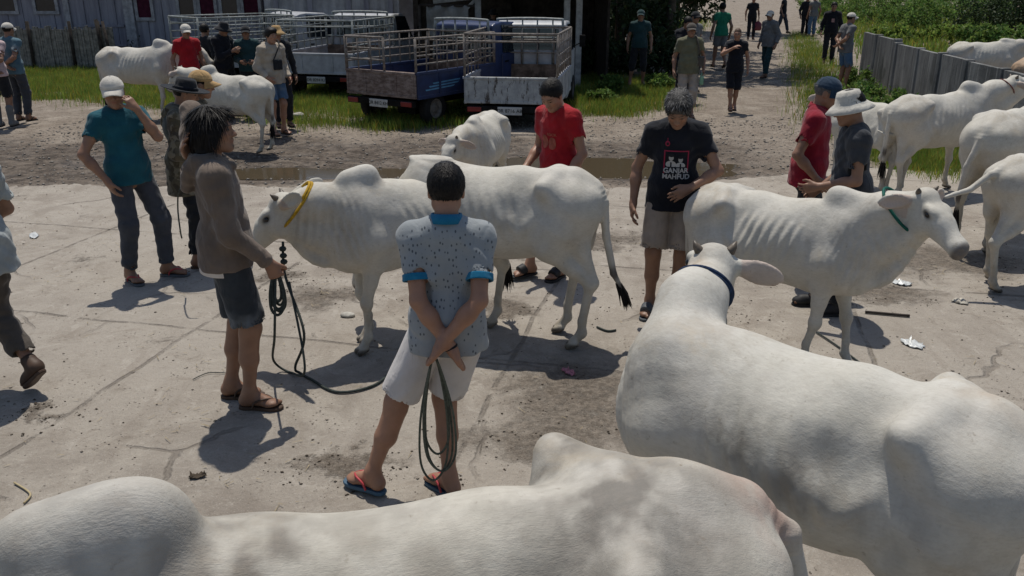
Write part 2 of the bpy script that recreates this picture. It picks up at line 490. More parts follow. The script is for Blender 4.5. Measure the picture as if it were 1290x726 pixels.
    for key, s in (('HL', 1), ('HR', -1)):
        x, y, fl = L[key]
        stf = V(-.40 + fl * .05, s * .145, .69); foot = V(x, y, 0)
        hock = V(x - .07 - fl * .02, blend(s * .12, y, .6), .455); fet = foot + V(-.025, 0, .115)
        pr += [rc(V(-.46, s * .135, .80), stf, .11, .082, k=.07), rc(stf, blend(stf, hock, .6), .078, .046, k=.05), rc(blend(stf, hock, .5), hock, .050, .036, k=.04),
               rc(V(-.60, s * .10, .70), hock + V(-.035, 0, .015), .045, .020, k=.045), ell(hock, (.040, .032, .045), k=.03),
               rc(hock, fet + V(0, 0, .08), .034, .026, k=.025), rc(fet + V(0, 0, .09), fet, .025, .032, k=.02), rc(fet, foot + V(.03, 0, .045), .031, .031, k=.02)]
        hooves.append(foot + V(.035, 0, 0))
    for f in hooves:
        for s in (.5, -.5):
            pr += [rc(f + V(-.02, s * .045, .045), f + V(.025, s * .05, .022), .026, .022, k=.008)]
    # tail
    tp = tail or [(-.655, 0, 1.04), (-.72, 0, .98), (-.745, 0, .80), (-.73, .01, .55), (-.72, .02, .40)]
    tp = [V(*p) for p in tp]; n = len(tp)
    pr += [rc((-.54, 0, 1.10), tp[0], .048, .042, k=.06)]
    for i in range(n - 1):
        r0 = .036 - .022 * (i / (n - 1)); r1 = .036 - .022 * ((i + 1) / (n - 1)); pr.append(rc(tp[i], tp[i + 1], r0, r1, k=.03 if i == 0 else .012))
    if body_extra: pr += body_extra
    pr.append(plane((0, 0, 0), (0, 0, -1)))
    hyp = hooves
    def disp(P):
        d = sn(P, 3.0, 3) * .0035
        w = np.exp(-(((P - mid) / np.array([.26, .3, .22])) ** 2).sum(1))     # neck skin folds, ring-wise about the neck axis
        ax = poll - nb; ax = ax / np.linalg.norm(ax)
        u = (P - nb) @ ax
        x, y, z = P[:, 0], np.abs(P[:, 1]), P[:, 2]
        sx = x + (1.05 - z) * .28 + .01 * np.sin(z * 11)
        rw = sst(x, -.30, -.16) * (1 - sst(x, .14, .27)) * sst(z, .68, .80) * (1 - sst(z, 1.0, 1.09)) * sst(y, .08, .16)
        d = d - rw * .0036 * bony ** 2 * (.35 + 1.3 * fbm(P, 5, 3, 2)) * np.sin(sx * 2 * math.pi / .068 + 2.2 * fbm(P, 3, 9, 2))
        fl = np.exp(-(((P - V(-.30, 0, .80)) / V(.10, .4, .12)) ** 2).sum(1)); d = d + fl * .006 * np.sin((x * .8 + z * .6) * 60)
        sh = np.exp(-(((P - V(.56, 0, .84)) / V(.13, .3, .20)) ** 2).sum(1)); d = d + sh * .006 * np.sin((x - z * .25) * 2 * math.pi / .045 + 2 * sn(P, 2, 4))
        tw = np.exp(-(((P - V(-.70, 0, .99)) / V(.07, .07, .08)) ** 2).sum(1)); d = d + tw * .004 * np.sin(z * 2 * math.pi / .03)
        return d + fold * w * .0060 * np.sin(u * 2 * math.pi / .052 + 2.5 * np.sin(P[:, 2] * 9)) * (1 - sst(P[:, 2], .98, 1.12)) * (.4 + 1.1 * fbm(P, 6, 4, 2))
    def colf(P):
        c = np.tile(np.array(tint), (len(P), 1))
        n1 = sst(fbm(P, 4, 5), .25, .75); n2 = sst(fbm(P * np.array([1.4, 1.4, .7]), 13, 8, 5), .25, .75)
        g = np.exp(-(((P - V(.45, 0, .95)) / V(.28, .4, .30)) ** 2).sum(1)) * (.45 + dark) * (.3 + .7 * n1)      # grey skin at shoulder/neck
        c = mixc(c, (.40, .38, .36), g)
        g = np.exp(-(((P - V(-.45, 0, 1.1)) / V(.25, .3, .10)) ** 2).sum(1)) * (.30 + dark) * n1
        c = mixc(c, (.36, .33, .30), g)
        for sx, sy, sz, sr, sc_, sa in stains:
            g = np.exp(-(((P - V(sx, sy, sz)) / sr) ** 2).sum(1)) * sa * np.clip(.15 + 1.7 * n2, 0, 1.7); c = mixc(c, sc_, np.clip(g, 0, .9))
        # dirt towards the feet and on the rump
        c = mixc(c, (.34, .28, .21), dirty * (1 - sst(P[:, 2], .04, .62 + .10 * n1)) * (.15 + .6 * n2))
        c = mixc(c, (.50, .42, .31), dirty * .55 * np.exp(-((P - V(-.62, 0, .75)) ** 2 / V(.10, .2, .25) ** 2).sum(1)) * n2)
        c = mixc(c, (.05, .042, .035), (1 - sst(P[:, 2], .035, .055)) * .95)
        q = (P - poll); f, l, u = q @ hd, q @ side, q @ hup
        mz = sst(f, .375, .41) * (np.linalg.norm(q, axis=1) < .55) * (np.abs(l) < .08)
        c = mixc(c, (.10, .085, .08), mz * .9)
        for s in (1, -1):
            e = np.exp(-(((f - .135) / .030) ** 2 + ((l - s * .075) / .03) ** 2 + ((u + .0) / .018) ** 2)); c = mixc(c, (.03, .027, .025), np.clip(e * 1.5, 0, .95))
            ed0 = (np.abs(l) > .10) & (np.linalg.norm(q, axis=1) < .36) & (f > -.06) & (np.abs(l) < .30) & (u > -.12)
        c = mixc(c, (.45, .28, .23), ed0 * .45)
        c = mixc(c, (.30, .26, .22), .35 * np.exp(-((f / .05) ** 2 + (l / .06) ** 2 + ((u - .05) / .04) ** 2)))
        td = np.min([np.linalg.norm(P - p, axis=1) for p in tp[-2:]], 0)
        c = mixc(c, (.06, .05, .045), (1 - sst(td, .02, .09)) * .9 * tuft)
        return c
    root = empty(name, (loc[0], loc[1], loc_z), yaw); root.scale = (scale,) * 3
    tag(root, label, cat, group)
    sobj('body', pr, vox, COWM, root, disp, colf)
    for s in (1, -1):
        m = MB(); p = H(.135, s * .0745, .0)
        m.lathe([(0, -.017), (.010, -.014), (.0155, -.006), (.0165, 0), (.0155, .006), (.010, .014), (0, .017)], 12, M=Matrix.Translation(p)); m.build('eye', EYEM, root, True)
        if horn:
            b = Vector(H(-.01, s * .052, .035)); d = Vector(side * s * .75 + hup * .6 - hd * .15).normalized()
            m = MB(); m.tube([b, b + d * horn * .5, b + d * horn + Vector(hup) * .008, b + d * horn * 1.5 + Vector(hup) * .02], [.021, .019, .014, .003], 10); m.build('horn', HORN, root, True)
    if tuft:
        m = MB(); e = Vector(tp[-1]); d = (Vector(tp[-1]) - Vector(tp[-2])).normalized(); r = random.Random(len(label))
        for i in range(46):
            o = Vector((r.gauss(0, 1), r.gauss(0, 1), r.gauss(0, 1))) * .3
            dd = (d + o * .35 + Vector((0, 0, -.25))).normalized(); ln = tufts[1] * r.uniform(.55, 1.1)
            s0 = e + o * .03; m.tube([s0 - d * .03, s0 + dd * ln * .5, s0 + dd * ln + Vector((0, 0, -.02))], [.004, .007, .001], 4, False)
        m.build('tail_tuft', TUFT, root, True)
    root['_n'] = 0; del root['_n']
    return root, dict(H=H, nb=nb, mid=mid, poll=poll, throat=throat, hd=hd, side=side, hup=hup)

def neck_ring(root, info, t, r, thick, mat, name='collar', extra_knot=True, squash=1.18, tilt=.25):
    """rope or strap round the neck, a fraction t from the withers to the poll"""
    nb, mid, poll = (Vector(info[k]) for k in ('nb', 'mid', 'poll'))
    c = nb.lerp(poll, t) + Vector((0, 0, -.035 + .05 * (1 - abs(2 * t - 1))))
    ax = (poll - nb).normalized(); sd = Vector((0, 0, 1)).cross(ax).normalized(); up = ax.cross(sd)
    pts = []
    for i in range(41):
        a = 2 * math.pi * i / 40
        pts.append(c + sd * math.cos(a) * r + up * math.sin(a) * r * squash + ax * (tilt * r * -math.sin(a)))
    m = MB(); m.tube(pts, thick, 8, False)
    pts2 = [p + ax * thick * 1.7 for p in pts]
    if extra_knot:
        m.tube(pts2[3:30], thick, 8)
        k = c - up * r * squash; m.tube([k, k + Vector((.01, 0, -.05)), k + Vector((.03, .01, -.02)), k + Vector((0, 0, -.06))], thick * 1.2, 8)
    return m.build(name, mat, root, True)
# ============================================================ PEOPLE
LEATHER = m_plain('dark_rubber', (.02, .02, .022), .6, .3, .3, 30)
def nrm(v): v = np.asarray(v, float); return v / max(np.linalg.norm(v), 1e-9)
def ik(a, c, l1, l2, pole):
    a = A3(a); c = A3(c); d = c - a; L = np.linalg.norm(d); mx = (l1 + l2) * .9985
    if L > mx: c = a + d / L * mx; d = c - a; L = mx
    x = (l1 * l1 - l2 * l2 + L * L) / (2 * L); h = math.sqrt(max(l1 * l1 - x * x, 0)); u = d / L
    p = A3(pole); p = p - u * (p @ u); return a + u * x + nrm(p) * h, c
def rotm(lean=(0, 0), twist=0):
    return np.array(Matrix.Rotation(R(-twist), 3, 'Z') @ Matrix.Rotation(R(-lean[0]), 3, 'X') @ Matrix.Rotation(R(lean[1]), 3, 'Y'))

TONES = dict(tan=(.34, .18, .115), dark=(.18, .095, .06), mid=(.27, .145, .092), pale=(.36, .20, .13))

def hat_cap(root, HD, hw, mat, brim=None, bill=.075, tilt=4, name='cap', button=True):
    M = Matrix.Translation(Vector(HD['c'])) @ Matrix(HD['R'].tolist()).to_4x4() @ Matrix.Rotation(R(tilt), 4, 'X') @ Matrix.Translation((0, -.006, .040))
    m = MB(); r = .089; pr = [(0, .088), (r * .35, .084), (r * .65, .070), (r * .88, .045), (r * .99, .015), (r, -.005), (r * .985, -.005), (r * .96, .03), (r * .6, .064), (0, .08)]
    m.lathe([(a * hw, b) for a, b in pr], 28, 1, 1.16, M)
    if button: m.lathe([(0, .094), (.006, .092), (.007, .086)], 8, M=M)
    h = m.build(name, mat, root, True)
    m = MB(); n = 14; rows = 5; vs = []; fs = []
    for sgn, dz in ((1, 0), (-1, -.005)):
        for i in range(n + 1):
            a = R(22) + (math.pi - R(44)) * i / n
            x0, y0 = r * hw * math.cos(a), r * hw * 1.16 * math.sin(a)
            for j in range(rows + 1):
                u = j / rows; ext = bill * math.sin(math.pi * (i / n)) ** .45
                x = x0 * (1 - .05 * u); y = y0 * (1 + 0 * u) + ext * u
                vs.append(M @ Vector((x, y, -.001 - .022 * u - .55 * x * x / .09 * .5 * u * 2 + dz)))
    k = (n + 1) * (rows + 1)
    for i in range(n):
        for j in range(rows):
            a = i * (rows + 1) + j; fs.append((a, a + rows + 1, a + rows + 2, a + 1)); fs.append((a + k, a + 1 + k, a + rows + 2 + k, a + rows + 1 + k))
    for i in range(n): a = i * (rows + 1) + rows; fs.append((a, a + rows + 1, a + rows + 1 + k, a + k))
    m.add(vs, fs); m.build('brim', brim or mat, h, True)
    return h

def hat_brim(root, HD, mat, kind='bucket', band=None):
    M = Matrix.Translation(Vector(HD['c'])) @ Matrix(HD['R'].tolist()).to_4x4() @ Matrix.Rotation(R(HD.get('hat', 3)), 4, 'X') @ Matrix.Translation((0, -.006, .035))
    m = MB(); r = .092
    if kind == 'bucket': pr = [(0, .098), (.045, .098), (.070, .090), (.080, .06), (r, .01), (r + .03, -.012), (r + .062, -.045), (r + .060, -.049), (r + .028, -.017), (r - .004, .006), (.076, .06), (0, .09)]
    else: pr = [(0, .085), (.035, .080), (.06, .098), (.074, .085), (.083, .05), (r, .005), (r + .05, -.004), (r + .09, .008), (r + .091, .003), (r + .05, -.010), (r - .004, 0), (.078, .05), (0, .078)]
    m.lathe(pr, 36, 1, 1.12, M)
    h = m.build('hat', mat, root, True)
    if band:
        m = MB(); m.lathe([(r - .002, .008), (r + .004, .008), (r - .001, .032), (r - .008, .032)], 32, 1, 1.13, M); m.build('hat_band', band, h, True)
    return h

def person(label, loc, face, h=1.68, tone='tan', lean=(2, 0), twist=0, head=(0, 0, 0), fL=(-.10, .02, 8), fR=(.10, .02, -8), liftL=0, liftR=0, hip=(0, 0), drop=.0,
           wL=None, wR=None, eL=(-.5, -1, -.2), eR=(.5, -1, -.2), hL=None, hR=None, curl=(.35, .35),
           top=None, topm=None, sleeve=.55, loose=1.0, hem=.86, bottom='trousers', botm=None, leg=1.0, legloose=1.0, shoes='flipflop', shoem=None, strapm=None,
           hair='short', haircol=(.012, .010, .009), group='people standing at the cattle market', fat=1.0, vox=.008, eyes=False, collar=None, cuffs=None, extra_top=None, hood=False, grey=0, loc_z=0., wide=1.0, pelvis_z=None, name='person', tuck=False, facehair=False):
    s = h / 1.70; V = lambda *a: np.array(a, float)
    root = empty(name, (loc[0], loc[1], loc_z), R(face - 90)); root.scale = (s,) * 3
    tag(root, label, 'person', group)
    pz = .925 - drop; pel = V(hip[0], hip[1], pz)
    T = rotm(lean, twist); T2 = rotm((lean[0] * .5, lean[1] * .5), twist * .4)
    up = lambda x, y, z: pel + T2 @ V(x, y, min(z, .14)) + T @ V(0, 0, max(z - .14, 0)) if x == 0 and y == 0 else pel + T2 @ V(0, 0, .14) + T @ V(x, y, z - .14)
    chest = up(0, .0, .32); neckb = up(0, -.015, .515); shL = up(-.162 * wide, -.012, .450); shR = up(.162 * wide, -.012, .450)
    HT = T @ np.array(Matrix.Rotation(R(-head[0]), 3, 'Z') @ Matrix.Rotation(R(-head[1]), 3, 'X') @ Matrix.Rotation(R(head[2]), 3, 'Y'))
    neckt = up(0, .0, .563); hc = neckt + HT @ V(0, .025, .095)
    HD = dict(c=hc, R=HT)
    hip_ = {}; kn = {}; an = {}; ft = {}
    for side, f, lift in ((-1, fL, liftL), (1, fR, liftR)):
        hj = pel + V(side * .088, 0, -.02); fw = R(f[2]); fd = V(-math.sin(fw), math.cos(fw), 0)     # + = to the left
        fd = V(math.sin(-fw), math.cos(fw), 0)
        a = V(f[0], f[1], .095 + .02) + V(0, 0, lift)
        k, a = ik(hj, a, .405, .395, fd + V(0, .15, 0))
        hip_[side] = hj; kn[side] = k; an[side] = a; ft[side] = (fd, lift)
    sk = []
    tw = T
    E = lambda c, r, k=.05: ell(c, r, T, k)
    body = [E(up(0, .0, .33), (.150 * wide, .100, .17), .05), ell(up(0, .01, .12), (.120 * fat, .086 * fat, .15), T2, .06), ell(pel + V(0, -.005, 0), (.142, .098, .13), k=.06),
            rc(shL, shR, .055, .055, k=.05), rc(up(-.05, -.02, .485), up(.05, -.02, .485), .052, .052, k=.05)]
    for sd_ in (-1, 1): body += [ell(pel + V(sd_ * .062, -.05, -.045), (.075, .07, .085), k=.04)]
    sk += body
    sk += [rc(neckb, neckt + HT @ V(0, -.005, .05), .056, .050, k=.035)]
    # legs
    for sd_ in (-1, 1):
        hj, k, a = hip_[sd_], kn[sd_], an[sd_]; fd, lift = ft[sd_]; bk = -fd
        u = nrm(k - hj); w = nrm(a - k)
        sk += [rc(hj, k, .083, .052, k=.035), ell(k + fd * .008, (.052, .052, .06), k=.03), rc(k, blend(k, a, .5), .050, .045, k=.03), rc(blend(k, a, .5), a, .045, .033, k=.03),
               rc(blend(k, a, .12) + bk * .012, blend(k, a, .48) + bk * .016, .045, .040, k=.04)]
    # feet
    feetF = []
    for sd_ in (-1, 1):
        a = an[sd_]; fd, lift = ft[sd_]; px = min(lift, .12)
        dn = V(0, 0, -1); pitch = math.asin(min(px / .16, .95)) if px else 0
        f2 = nrm(fd * math.cos(pitch) + dn * math.sin(pitch)); u2 = np.cross(nrm(np.cross(fd, V(0, 0, 1))), f2); sdv = np.cross(f2, u2)
        sole = lambda y, x=0, z=0, a=a, f2=f2, u2=u2, sdv=sdv: a + f2 * y + sdv * x + u2 * (z - .095)
        feetF.append((sole, f2, u2, sdv, sd_))
        i_ = -sd_          # inner side sign (sdv points right)
        FM = np.stack([sdv, f2, u2], 1)
        sk += [rc(a, sole(-.03, 0, .035), .036, .033, k=.03), rc(sole(-.03, 0, .035), sole(.09, sd_ * .004, .026), .034, .024, k=.025), rc(sole(.0, 0, .07), sole(.10, i_ * .01, .030), .033, .021, k=.03),
               ell(sole(.115, 0, .020), (.043, .05, .021), FM, k=.02)]
        for t in range(5):
            x = i_ * (.030 - .0155 * t); y = .150 - .004 * t - .0028 * t * t; r = .0135 if t == 0 else .0092
            sk += [rc(sole(.125, x, .018), sole(y + .012, x * 1.03, .013), r, r * .95, k=.006)]
    # arms + hands
    el_ = {}; wr_ = {}; HK = {}
    for sd_, sh, w, e, hh, cu in ((-1, shL, wL, eL, hL, curl[0]), (1, shR, wR, eR, hR, curl[1])):
        if w is None: w = (sd_ * .27, .04, pz - .06)
        el, w = ik(sh, w, .295, .262, V(*e)); el_[sd_] = el; wr_[sd_] = w
        sk += [rc(sh, blend(sh, el, .5), .056, .045, k=.04), rc(blend(sh, el, .4), el, .045, .037, k=.02), rc(el, blend(el, w, .35), .038, .041, k=.02), rc(blend(el, w, .3), w, .040, .0255, k=.02)]
        hd = nrm(w - el) if not hh else nrm(hh[0]); pn = V(-sd_, .0, 0) if not hh else V(*hh[1])     # palm normal
        pn = nrm(pn - hd * (pn @ hd)); ac = np.cross(hd, pn)       # across
        if (ac @ V(0, 1, 0)) < 0 and not hh: ac = -ac              # thumb side = forward
        if hh and len(hh) > 2: ac = nrm(V(*hh[2]) - hd * (V(*hh[2]) @ hd))
        HMx = np.stack([hd, ac, pn], 1)
        fr = max(.0082, vox * .72)
        sk += [rc(w, w + hd * .03, .025, .026, k=.02)]
        for f in range(4):
            o = .026 - .0175 * f; L = (.078, .086, .080, .062)[f]
            m0 = w + hd * .025 + ac * o * .6; kk = w + hd * (.088 - .003 * abs(f - 1) ** 1.5) + ac * o * 1.05
            sk += [rc(m0, kk, .0150, .0125, k=.016)]
            p = kk; d = hd; ang = 0
            for j, fl in enumerate((.46, .30, .24)):
                ang += cu * (1.0, 1.25, .8)[j] + .04 * f * cu
                d = hd * math.cos(ang) + pn * math.sin(ang); q = p + d * L * fl + ac * o * .10; sk += [rc(p, q, fr * (1.05 - .08 * j), fr * (.98 - .08 * j), k=.004)]; p = q
        tb = w + hd * .022 + ac * .022; t1 = tb + hd * .035 + ac * .026 + pn * .014; t2 = t1 + nrm(hd * .9 + ac * .25 + pn * (.2 + cu)) * .032; t3 = t2 + nrm(hd * 1.0 + ac * -.1 + pn * (.2 + cu)) * .026
        sk += [rc(tb, t1, .0155, .0125, k=.014), rc(t1, t2, .0115, .0105, k=.005), rc(t2, t3, .0105, .0085, k=.004)]
        HK[sd_] = dict(w=w, hd=hd, pn=pn, ac=ac, grip=w + hd * .085 + pn * .03)
    # head
    q = lambda x, y, z: hc + HT @ V(x, y, z)
    e_ = lambda c, r, k: ell(q(*c), r, HT, k)
    sk += [e_((0, -.012, .030), (.073, .092, .086), .03), e_((0, .025, -.022), (.062, .066, .082), .03), rc(q(-.040, .005, -.060), q(-.014, .060, -.090), .022, .019, k=.03), rc(q(.040, .005, -.060), q(.014, .060, -.090), .022, .019, k=.03),
           e_((0, .070, -.090), (.022, .018, .018), .02), rc(q(0, .086, .012), q(0, .108, -.026), .0075, .0115, k=.012), e_((-.011, .098, -.030), (.009, .011, .008), .008), e_((.011, .098, -.030), (.009, .011, .008), .008),
           rc(q(-.045, .066, .028), q(-.010, .086, .024), .009, .009, k=.018), rc(q(.045, .066, .028), q(.010, .086, .024), .009, .009, k=.018),
           e_((-.042, .060, -.018), (.020, .020, .018), .02), e_((.042, .060, -.018), (.020, .020, .018), .02),
           e_((0, .084, -.050), (.024, .012, .006), .008), e_((0, .082, -.062), (.020, .012, .007), .008),
           sub(e_((-.031, .094, .006), (.014, .012, .009), 0), .012), sub(e_((.031, .094, .006), (.014, .012, .009), 0), .012),
           e_((-.031, .079, .006), (.013, .011, .010), .006), e_((.031, .079, .006), (.013, .011, .010), .006)]
    for sd_ in (-1, 1):
        sk += [e_((sd_ * .076, -.006, -.004), (.010, .020, .032), .008), sub(e_((sd_ * .088, .0, .0), (.008, .010, .018), 0), .006)]
    sk = [p for p in sk]
    tn = np.array(TONES[tone])
    def colf(P):
        Q = (P - hc) @ HT; c = np.tile(tn, (len(P), 1)); n = sn(P, 7, 4) * .5 + .5
        c = c * (.88 + .2 * n[:, None])
        g = lambda x, y, z, a, b, d: np.exp(-(((Q[:, 0] - x) / a) ** 2 + ((Q[:, 1] - y) / b) ** 2 + ((Q[:, 2] - z) / d) ** 2))
        c = mixc(c, (.22, .06, .045), g(0, .093, -.056, .024, .02, .008) * .75)
        for sx in (-1, 1):
            c = mixc(c, (.015, .012, .01), np.clip(g(sx * .032, .085, .006, .013, .02, .0045) * 1.5, 0, .95))
            c = mixc(c, (.02, .015, .012), np.clip(g(sx * .030, .088, .027, .020, .03, .005) * 1.3, 0, .85))
            c = mixc(c, tn * np.array([1.25, .9, .8]), g(sx * .042, .07, -.02, .02, .03, .02) * .4)
        if facehair: c = mixc(c, (.03, .025, .02), np.clip(g(0, .10, -.043, .022, .02, .004) + g(0, .09, -.085, .014, .02, .014), 0, .8))
        c = mixc(c, tn * .55, .5 * (1 - sst(P[:, 2], .02, .12)))
        return c
    sobj('body', sk, vox, SKIN, root, None, colf)
    if eyes:
        for sd_ in (-1, 1):
            m = MB(); M = Matrix.Translation(Vector(q(sd_ * .0315, .0828, .006))); m.lathe([(0, -.0075), (.005, -.0055), (.0075, 0), (.005, .0055), (0, .0075)], 10, M=M); m.build('eye', EYEM, root, True)
    # hair
    if hair != 'none':
        g = {'short': .014, 'long': .016, 'buzz': .004, 'mop': .018, 'cap': .007}[hair]
        hp = [e_((0, -.016, .036), (.073 + g, .093 + g, .087 + g), .01)]
        if hair == 'mop': hp += [e_((.01, .055, .085), (.06, .045, .03), .03), e_((-.03, .04, .09), (.04, .04, .03), .03)]
        if hair == 'long':
            hp += [e_((0, -.045, -.02), (.082, .075, .12), .03), e_((0, -.062, -.105), (.085, .066, .10), .03), rc(q(-.02, .06, .10), q(-.075, .02, -.01), .022, .02, k=.03), rc(q(.02, .06, .10), q(.078, .02, -.01), .022, .02, k=.03)]
            hp += [plane(q(0, .062, .035), HT @ nrm(V(0, .93, -.36)))]
        else:
            hp += [plane(q(0, .078, .066) if hair != 'mop' else q(0, .085, .045), HT @ nrm(V(0, .78, -.62)), .012), plane(q(0, 0, -.062), HT @ V(0, -.15, -1), .01)]
        if hair == 'cap': hp += [plane(q(0, 0, .05), HT @ V(0, 0, 1))]
        hcol = np.array(haircol)
        def hd_(P):
            Q = (P - hc) @ HT
            return .0020 * np.sin(Q[:, 0] * 260 + 3 * np.sin(Q[:, 2] * 40)) * (1 if hair in ('long', 'mop') else .4) + .002 * sn(P, 40, 2)
        def hcf(P):
            c = np.tile(hcol, (len(P), 1)); n = sn((P - hc) @ HT * V(3, 1, .5), 18, 3) * .5 + .5
            return mixc(c, (.22, .21, .20), grey * (.25 + .9 * n)) if grey else c * (.7 + .6 * n[:, None])
        ho = sobj('hair', hp, min(vox, .009), HAIRM, root, hd_, hcf)
        if vox < .0095 and hair != 'buzz':
            me = ho.data; n = len(me.vertices); A = np.empty(n * 3, np.float32); me.vertices.foreach_get('co', A); A = A.reshape(-1, 3).astype(float); N = np.empty(n * 3, np.float32); me.vertices.foreach_get('normal', N); N = N.reshape(-1, 3)
            rs = np.random.RandomState(len(label)); idx = rs.randint(0, n, 5200 if hair in ('long', 'mop') else 4200); P0 = A[idx]; N0 = N[idx]; Q0 = (P0 - hc) @ HT
            cr = np.array([0, -.03, .13]); fl = Q0 - cr; fl[:, 2] -= .04; fl = (fl / (np.linalg.norm(fl, axis=1)[:, None] + 1e-6) + (np.array([0, -.25, -.9]) if hair == 'long' else 0)) @ HT.T; fl -= N0 * (fl * N0).sum(1)[:, None]; fl /= np.linalg.norm(fl, axis=1)[:, None] + 1e-6
            fl = fl + rs.normal(size=fl.shape) * (.09 if hair == 'long' else .20); fl -= N0 * (fl * N0).sum(1)[:, None]; fl += N0 * (-.03 if hair in ('long', 'cap') else .06)
            ln = {'short': .018, 'long': .085, 'mop': .030, 'cap': .014}[hair] * rs.uniform(.5, 1.3, len(idx))[:, None]
            sd2 = np.cross(fl, N0); sd2 /= np.linalg.norm(sd2, axis=1)[:, None] + 1e-6; wd = .0016
            keep = (Q0[:, 1] < .085); M1 = P0 + fl * ln * .55 - N0 * .001; E1 = P0 + fl * ln - N0 * .004 * (hair == 'long')
            Vv = np.stack([P0 - N0 * .002 - sd2 * wd, P0 - N0 * .002 + sd2 * wd, M1 + sd2 * wd, M1 - sd2 * wd, E1 + sd2 * wd * .2, E1 - sd2 * wd * .2], 1)[keep].reshape(-1, 3); k_ = np.arange(len(Vv) // 6)[:, None] * 6
            c_ = np.repeat(hcol[None] * rs.uniform(.4, 1.6, (len(k_), 1)), 6, 0)
            if grey: g_ = np.repeat(rs.uniform(0, 1, len(k_)) < grey * .6, 6); c_[g_] = (.25, .24, .23)
            link('strands', np_mesh('strands', Vv, np.concatenate([k_ + [0, 1, 2, 3], k_ + [3, 2, 4, 5]]), c_), HAIRM, ho, False)
    # ---- clothes
    fold = lambda P: (.0042 * np.sin(P[:, 2] * 62 + 5 * np.sin(P[:, 0] * 9 + P[:, 1] * 7) + 2.2 * sn(P, 3, 9)) * (.45 + .55 * sn(P, 2.2, 12)) + .0040 * sn(P, 6.5, 6)) * loose
    parts = {}
    if topm:
        g = .016 * loose
        hemz = hem
        tp = [E(up(0, .0, .33), (.150 * wide + g, .100 + g, .18 + g), .05), ell(up(0, .01, .12), (.132 * fat + g * 1.35, .102 * fat + g * 1.35, .17), T2, .07),
              rc(shL + V(0, 0, -.002), shR + V(0, 0, -.002), .059 + g * .5, .059 + g * .5, k=.07), rc(up(-.05, -.02, .488), up(.05, -.02, .488), .056 + g * .4, .056 + g * .4, k=.06),
              rc(pel + V(-.052, -.014, .06), pel + V(-.06, -.014, hemz - pz - .08), .112 + g * 1.2, .124 + g * 1.3, k=.06), rc(pel + V(.052, -.014, .06), pel + V(.06, -.014, hemz - pz - .08), .112 + g * 1.2, .124 + g * 1.3, k=.06)]
        if hood: tp += [rc(up(-.075, -.085, .515), up(.075, -.085, .515), .046, .046, k=.012), rc(up(-.05, -.115, .48), up(0, -.155, .38), .05, .028, k=.02), rc(up(.05, -.115, .48), up(0, -.155, .38), .05, .028, k=.02), rc(up(-.095, -.05, .52), up(-.045, .085, .475), .036, .024, k=.012), rc(up(.095, -.05, .52), up(.045, .085, .475), .036, .024, k=.012)]
        tp += [plane((0, 0, hemz), (0, 0, -1), .008)]
        for sd_, sh in ((-1, shL), (1, shR)):
            el, w = el_[sd_], wr_[sd_]
            if sleeve <= 1:
                b = blend(sh, el, sleeve); d = nrm(el - sh)
                tp += [rc(sh, b, .057 + g * .5, .048 + g * .8, k=.055, cut=1), sub(rc(b - d * .028, b + d * .1, .046 + g * .7, .05 + g), .006)]
            else:
                b = blend(el, w, sleeve - 1); d = nrm(w - el)
                tp += [rc(sh, el, .052 + g * .6, .045 + g * .8, k=.075), rc(el, b, .043 + g * .8, .031 + g * .6, k=.02, cut=1), ell(b - d * .015, (.036 + g * .5,) * 3, k=.012), sub(rc(b + d * .004, b + d * .09, .028, .04), .005)]
        tp += [sub(rc(neckb + HT @ V(0, .012, .045), neckb + HT @ V(0, .05, .16), .060, .08), .012)] if not hood else [sub(rc(up(0, .02, .56), up(0, .03, .70), .058, .08), .012)]
        parts['top'] = sobj(top or 'shirt', tp, vox, topm, root, fold)
        if collar:
            m = MB(); c0 = neckb + T @ V(0, .008, .012); n = 28; pts = []
            for i in range(n + 1):
                a = R(-66) + R(312) * i / n - R(90) + R(0); a = R(90 + 18) + R(324) * i / n
                pts.append(c0 + T @ V(math.cos(a) * .063, math.sin(a) * .066 + 0.0, .020 + .012 * -math.sin(a)))
            vs = []; fs = []
            for p in pts:
                d = nrm((p - c0) * V(1, 1, .0)); out = d
                for o, z in ((0, 0.012), (.006, .014), (.026, -.028), (.022, -.030), (.003, -.004)): vs.append(tuple(p + out * o + T @ V(0, 0, z)))
            for i in range(n):
                for j in range(5): fs.append((i * 5 + j, i * 5 + (j + 1) % 5, i * 5 + 5 + (j + 1) % 5, i * 5 + 5 + j))
            fs.append((0, 1, 2, 3, 4)); fs.append(tuple(n * 5 + j for j in (4, 3, 2, 1, 0))); m.add(vs, fs); m.build('collar', collar, parts['top'], True)
        if cuffs:
            for sd_, sh in ((-1, shL), (1, shR)):
                el = el_[sd_]; b = blend(sh, el, sleeve); d = nrm(el - sh); r = .048 + g * .8 + .0055
                sobj('sleeve_band', [rc(b - d * .030, b + d * .003, r - .001, r, k=.01, cut=3), sub(rc(b - d * .1, b + d * .1, r - .009, r - .009), .002)], .0035 if vox < .01 else .006, cuffs, parts['top'])
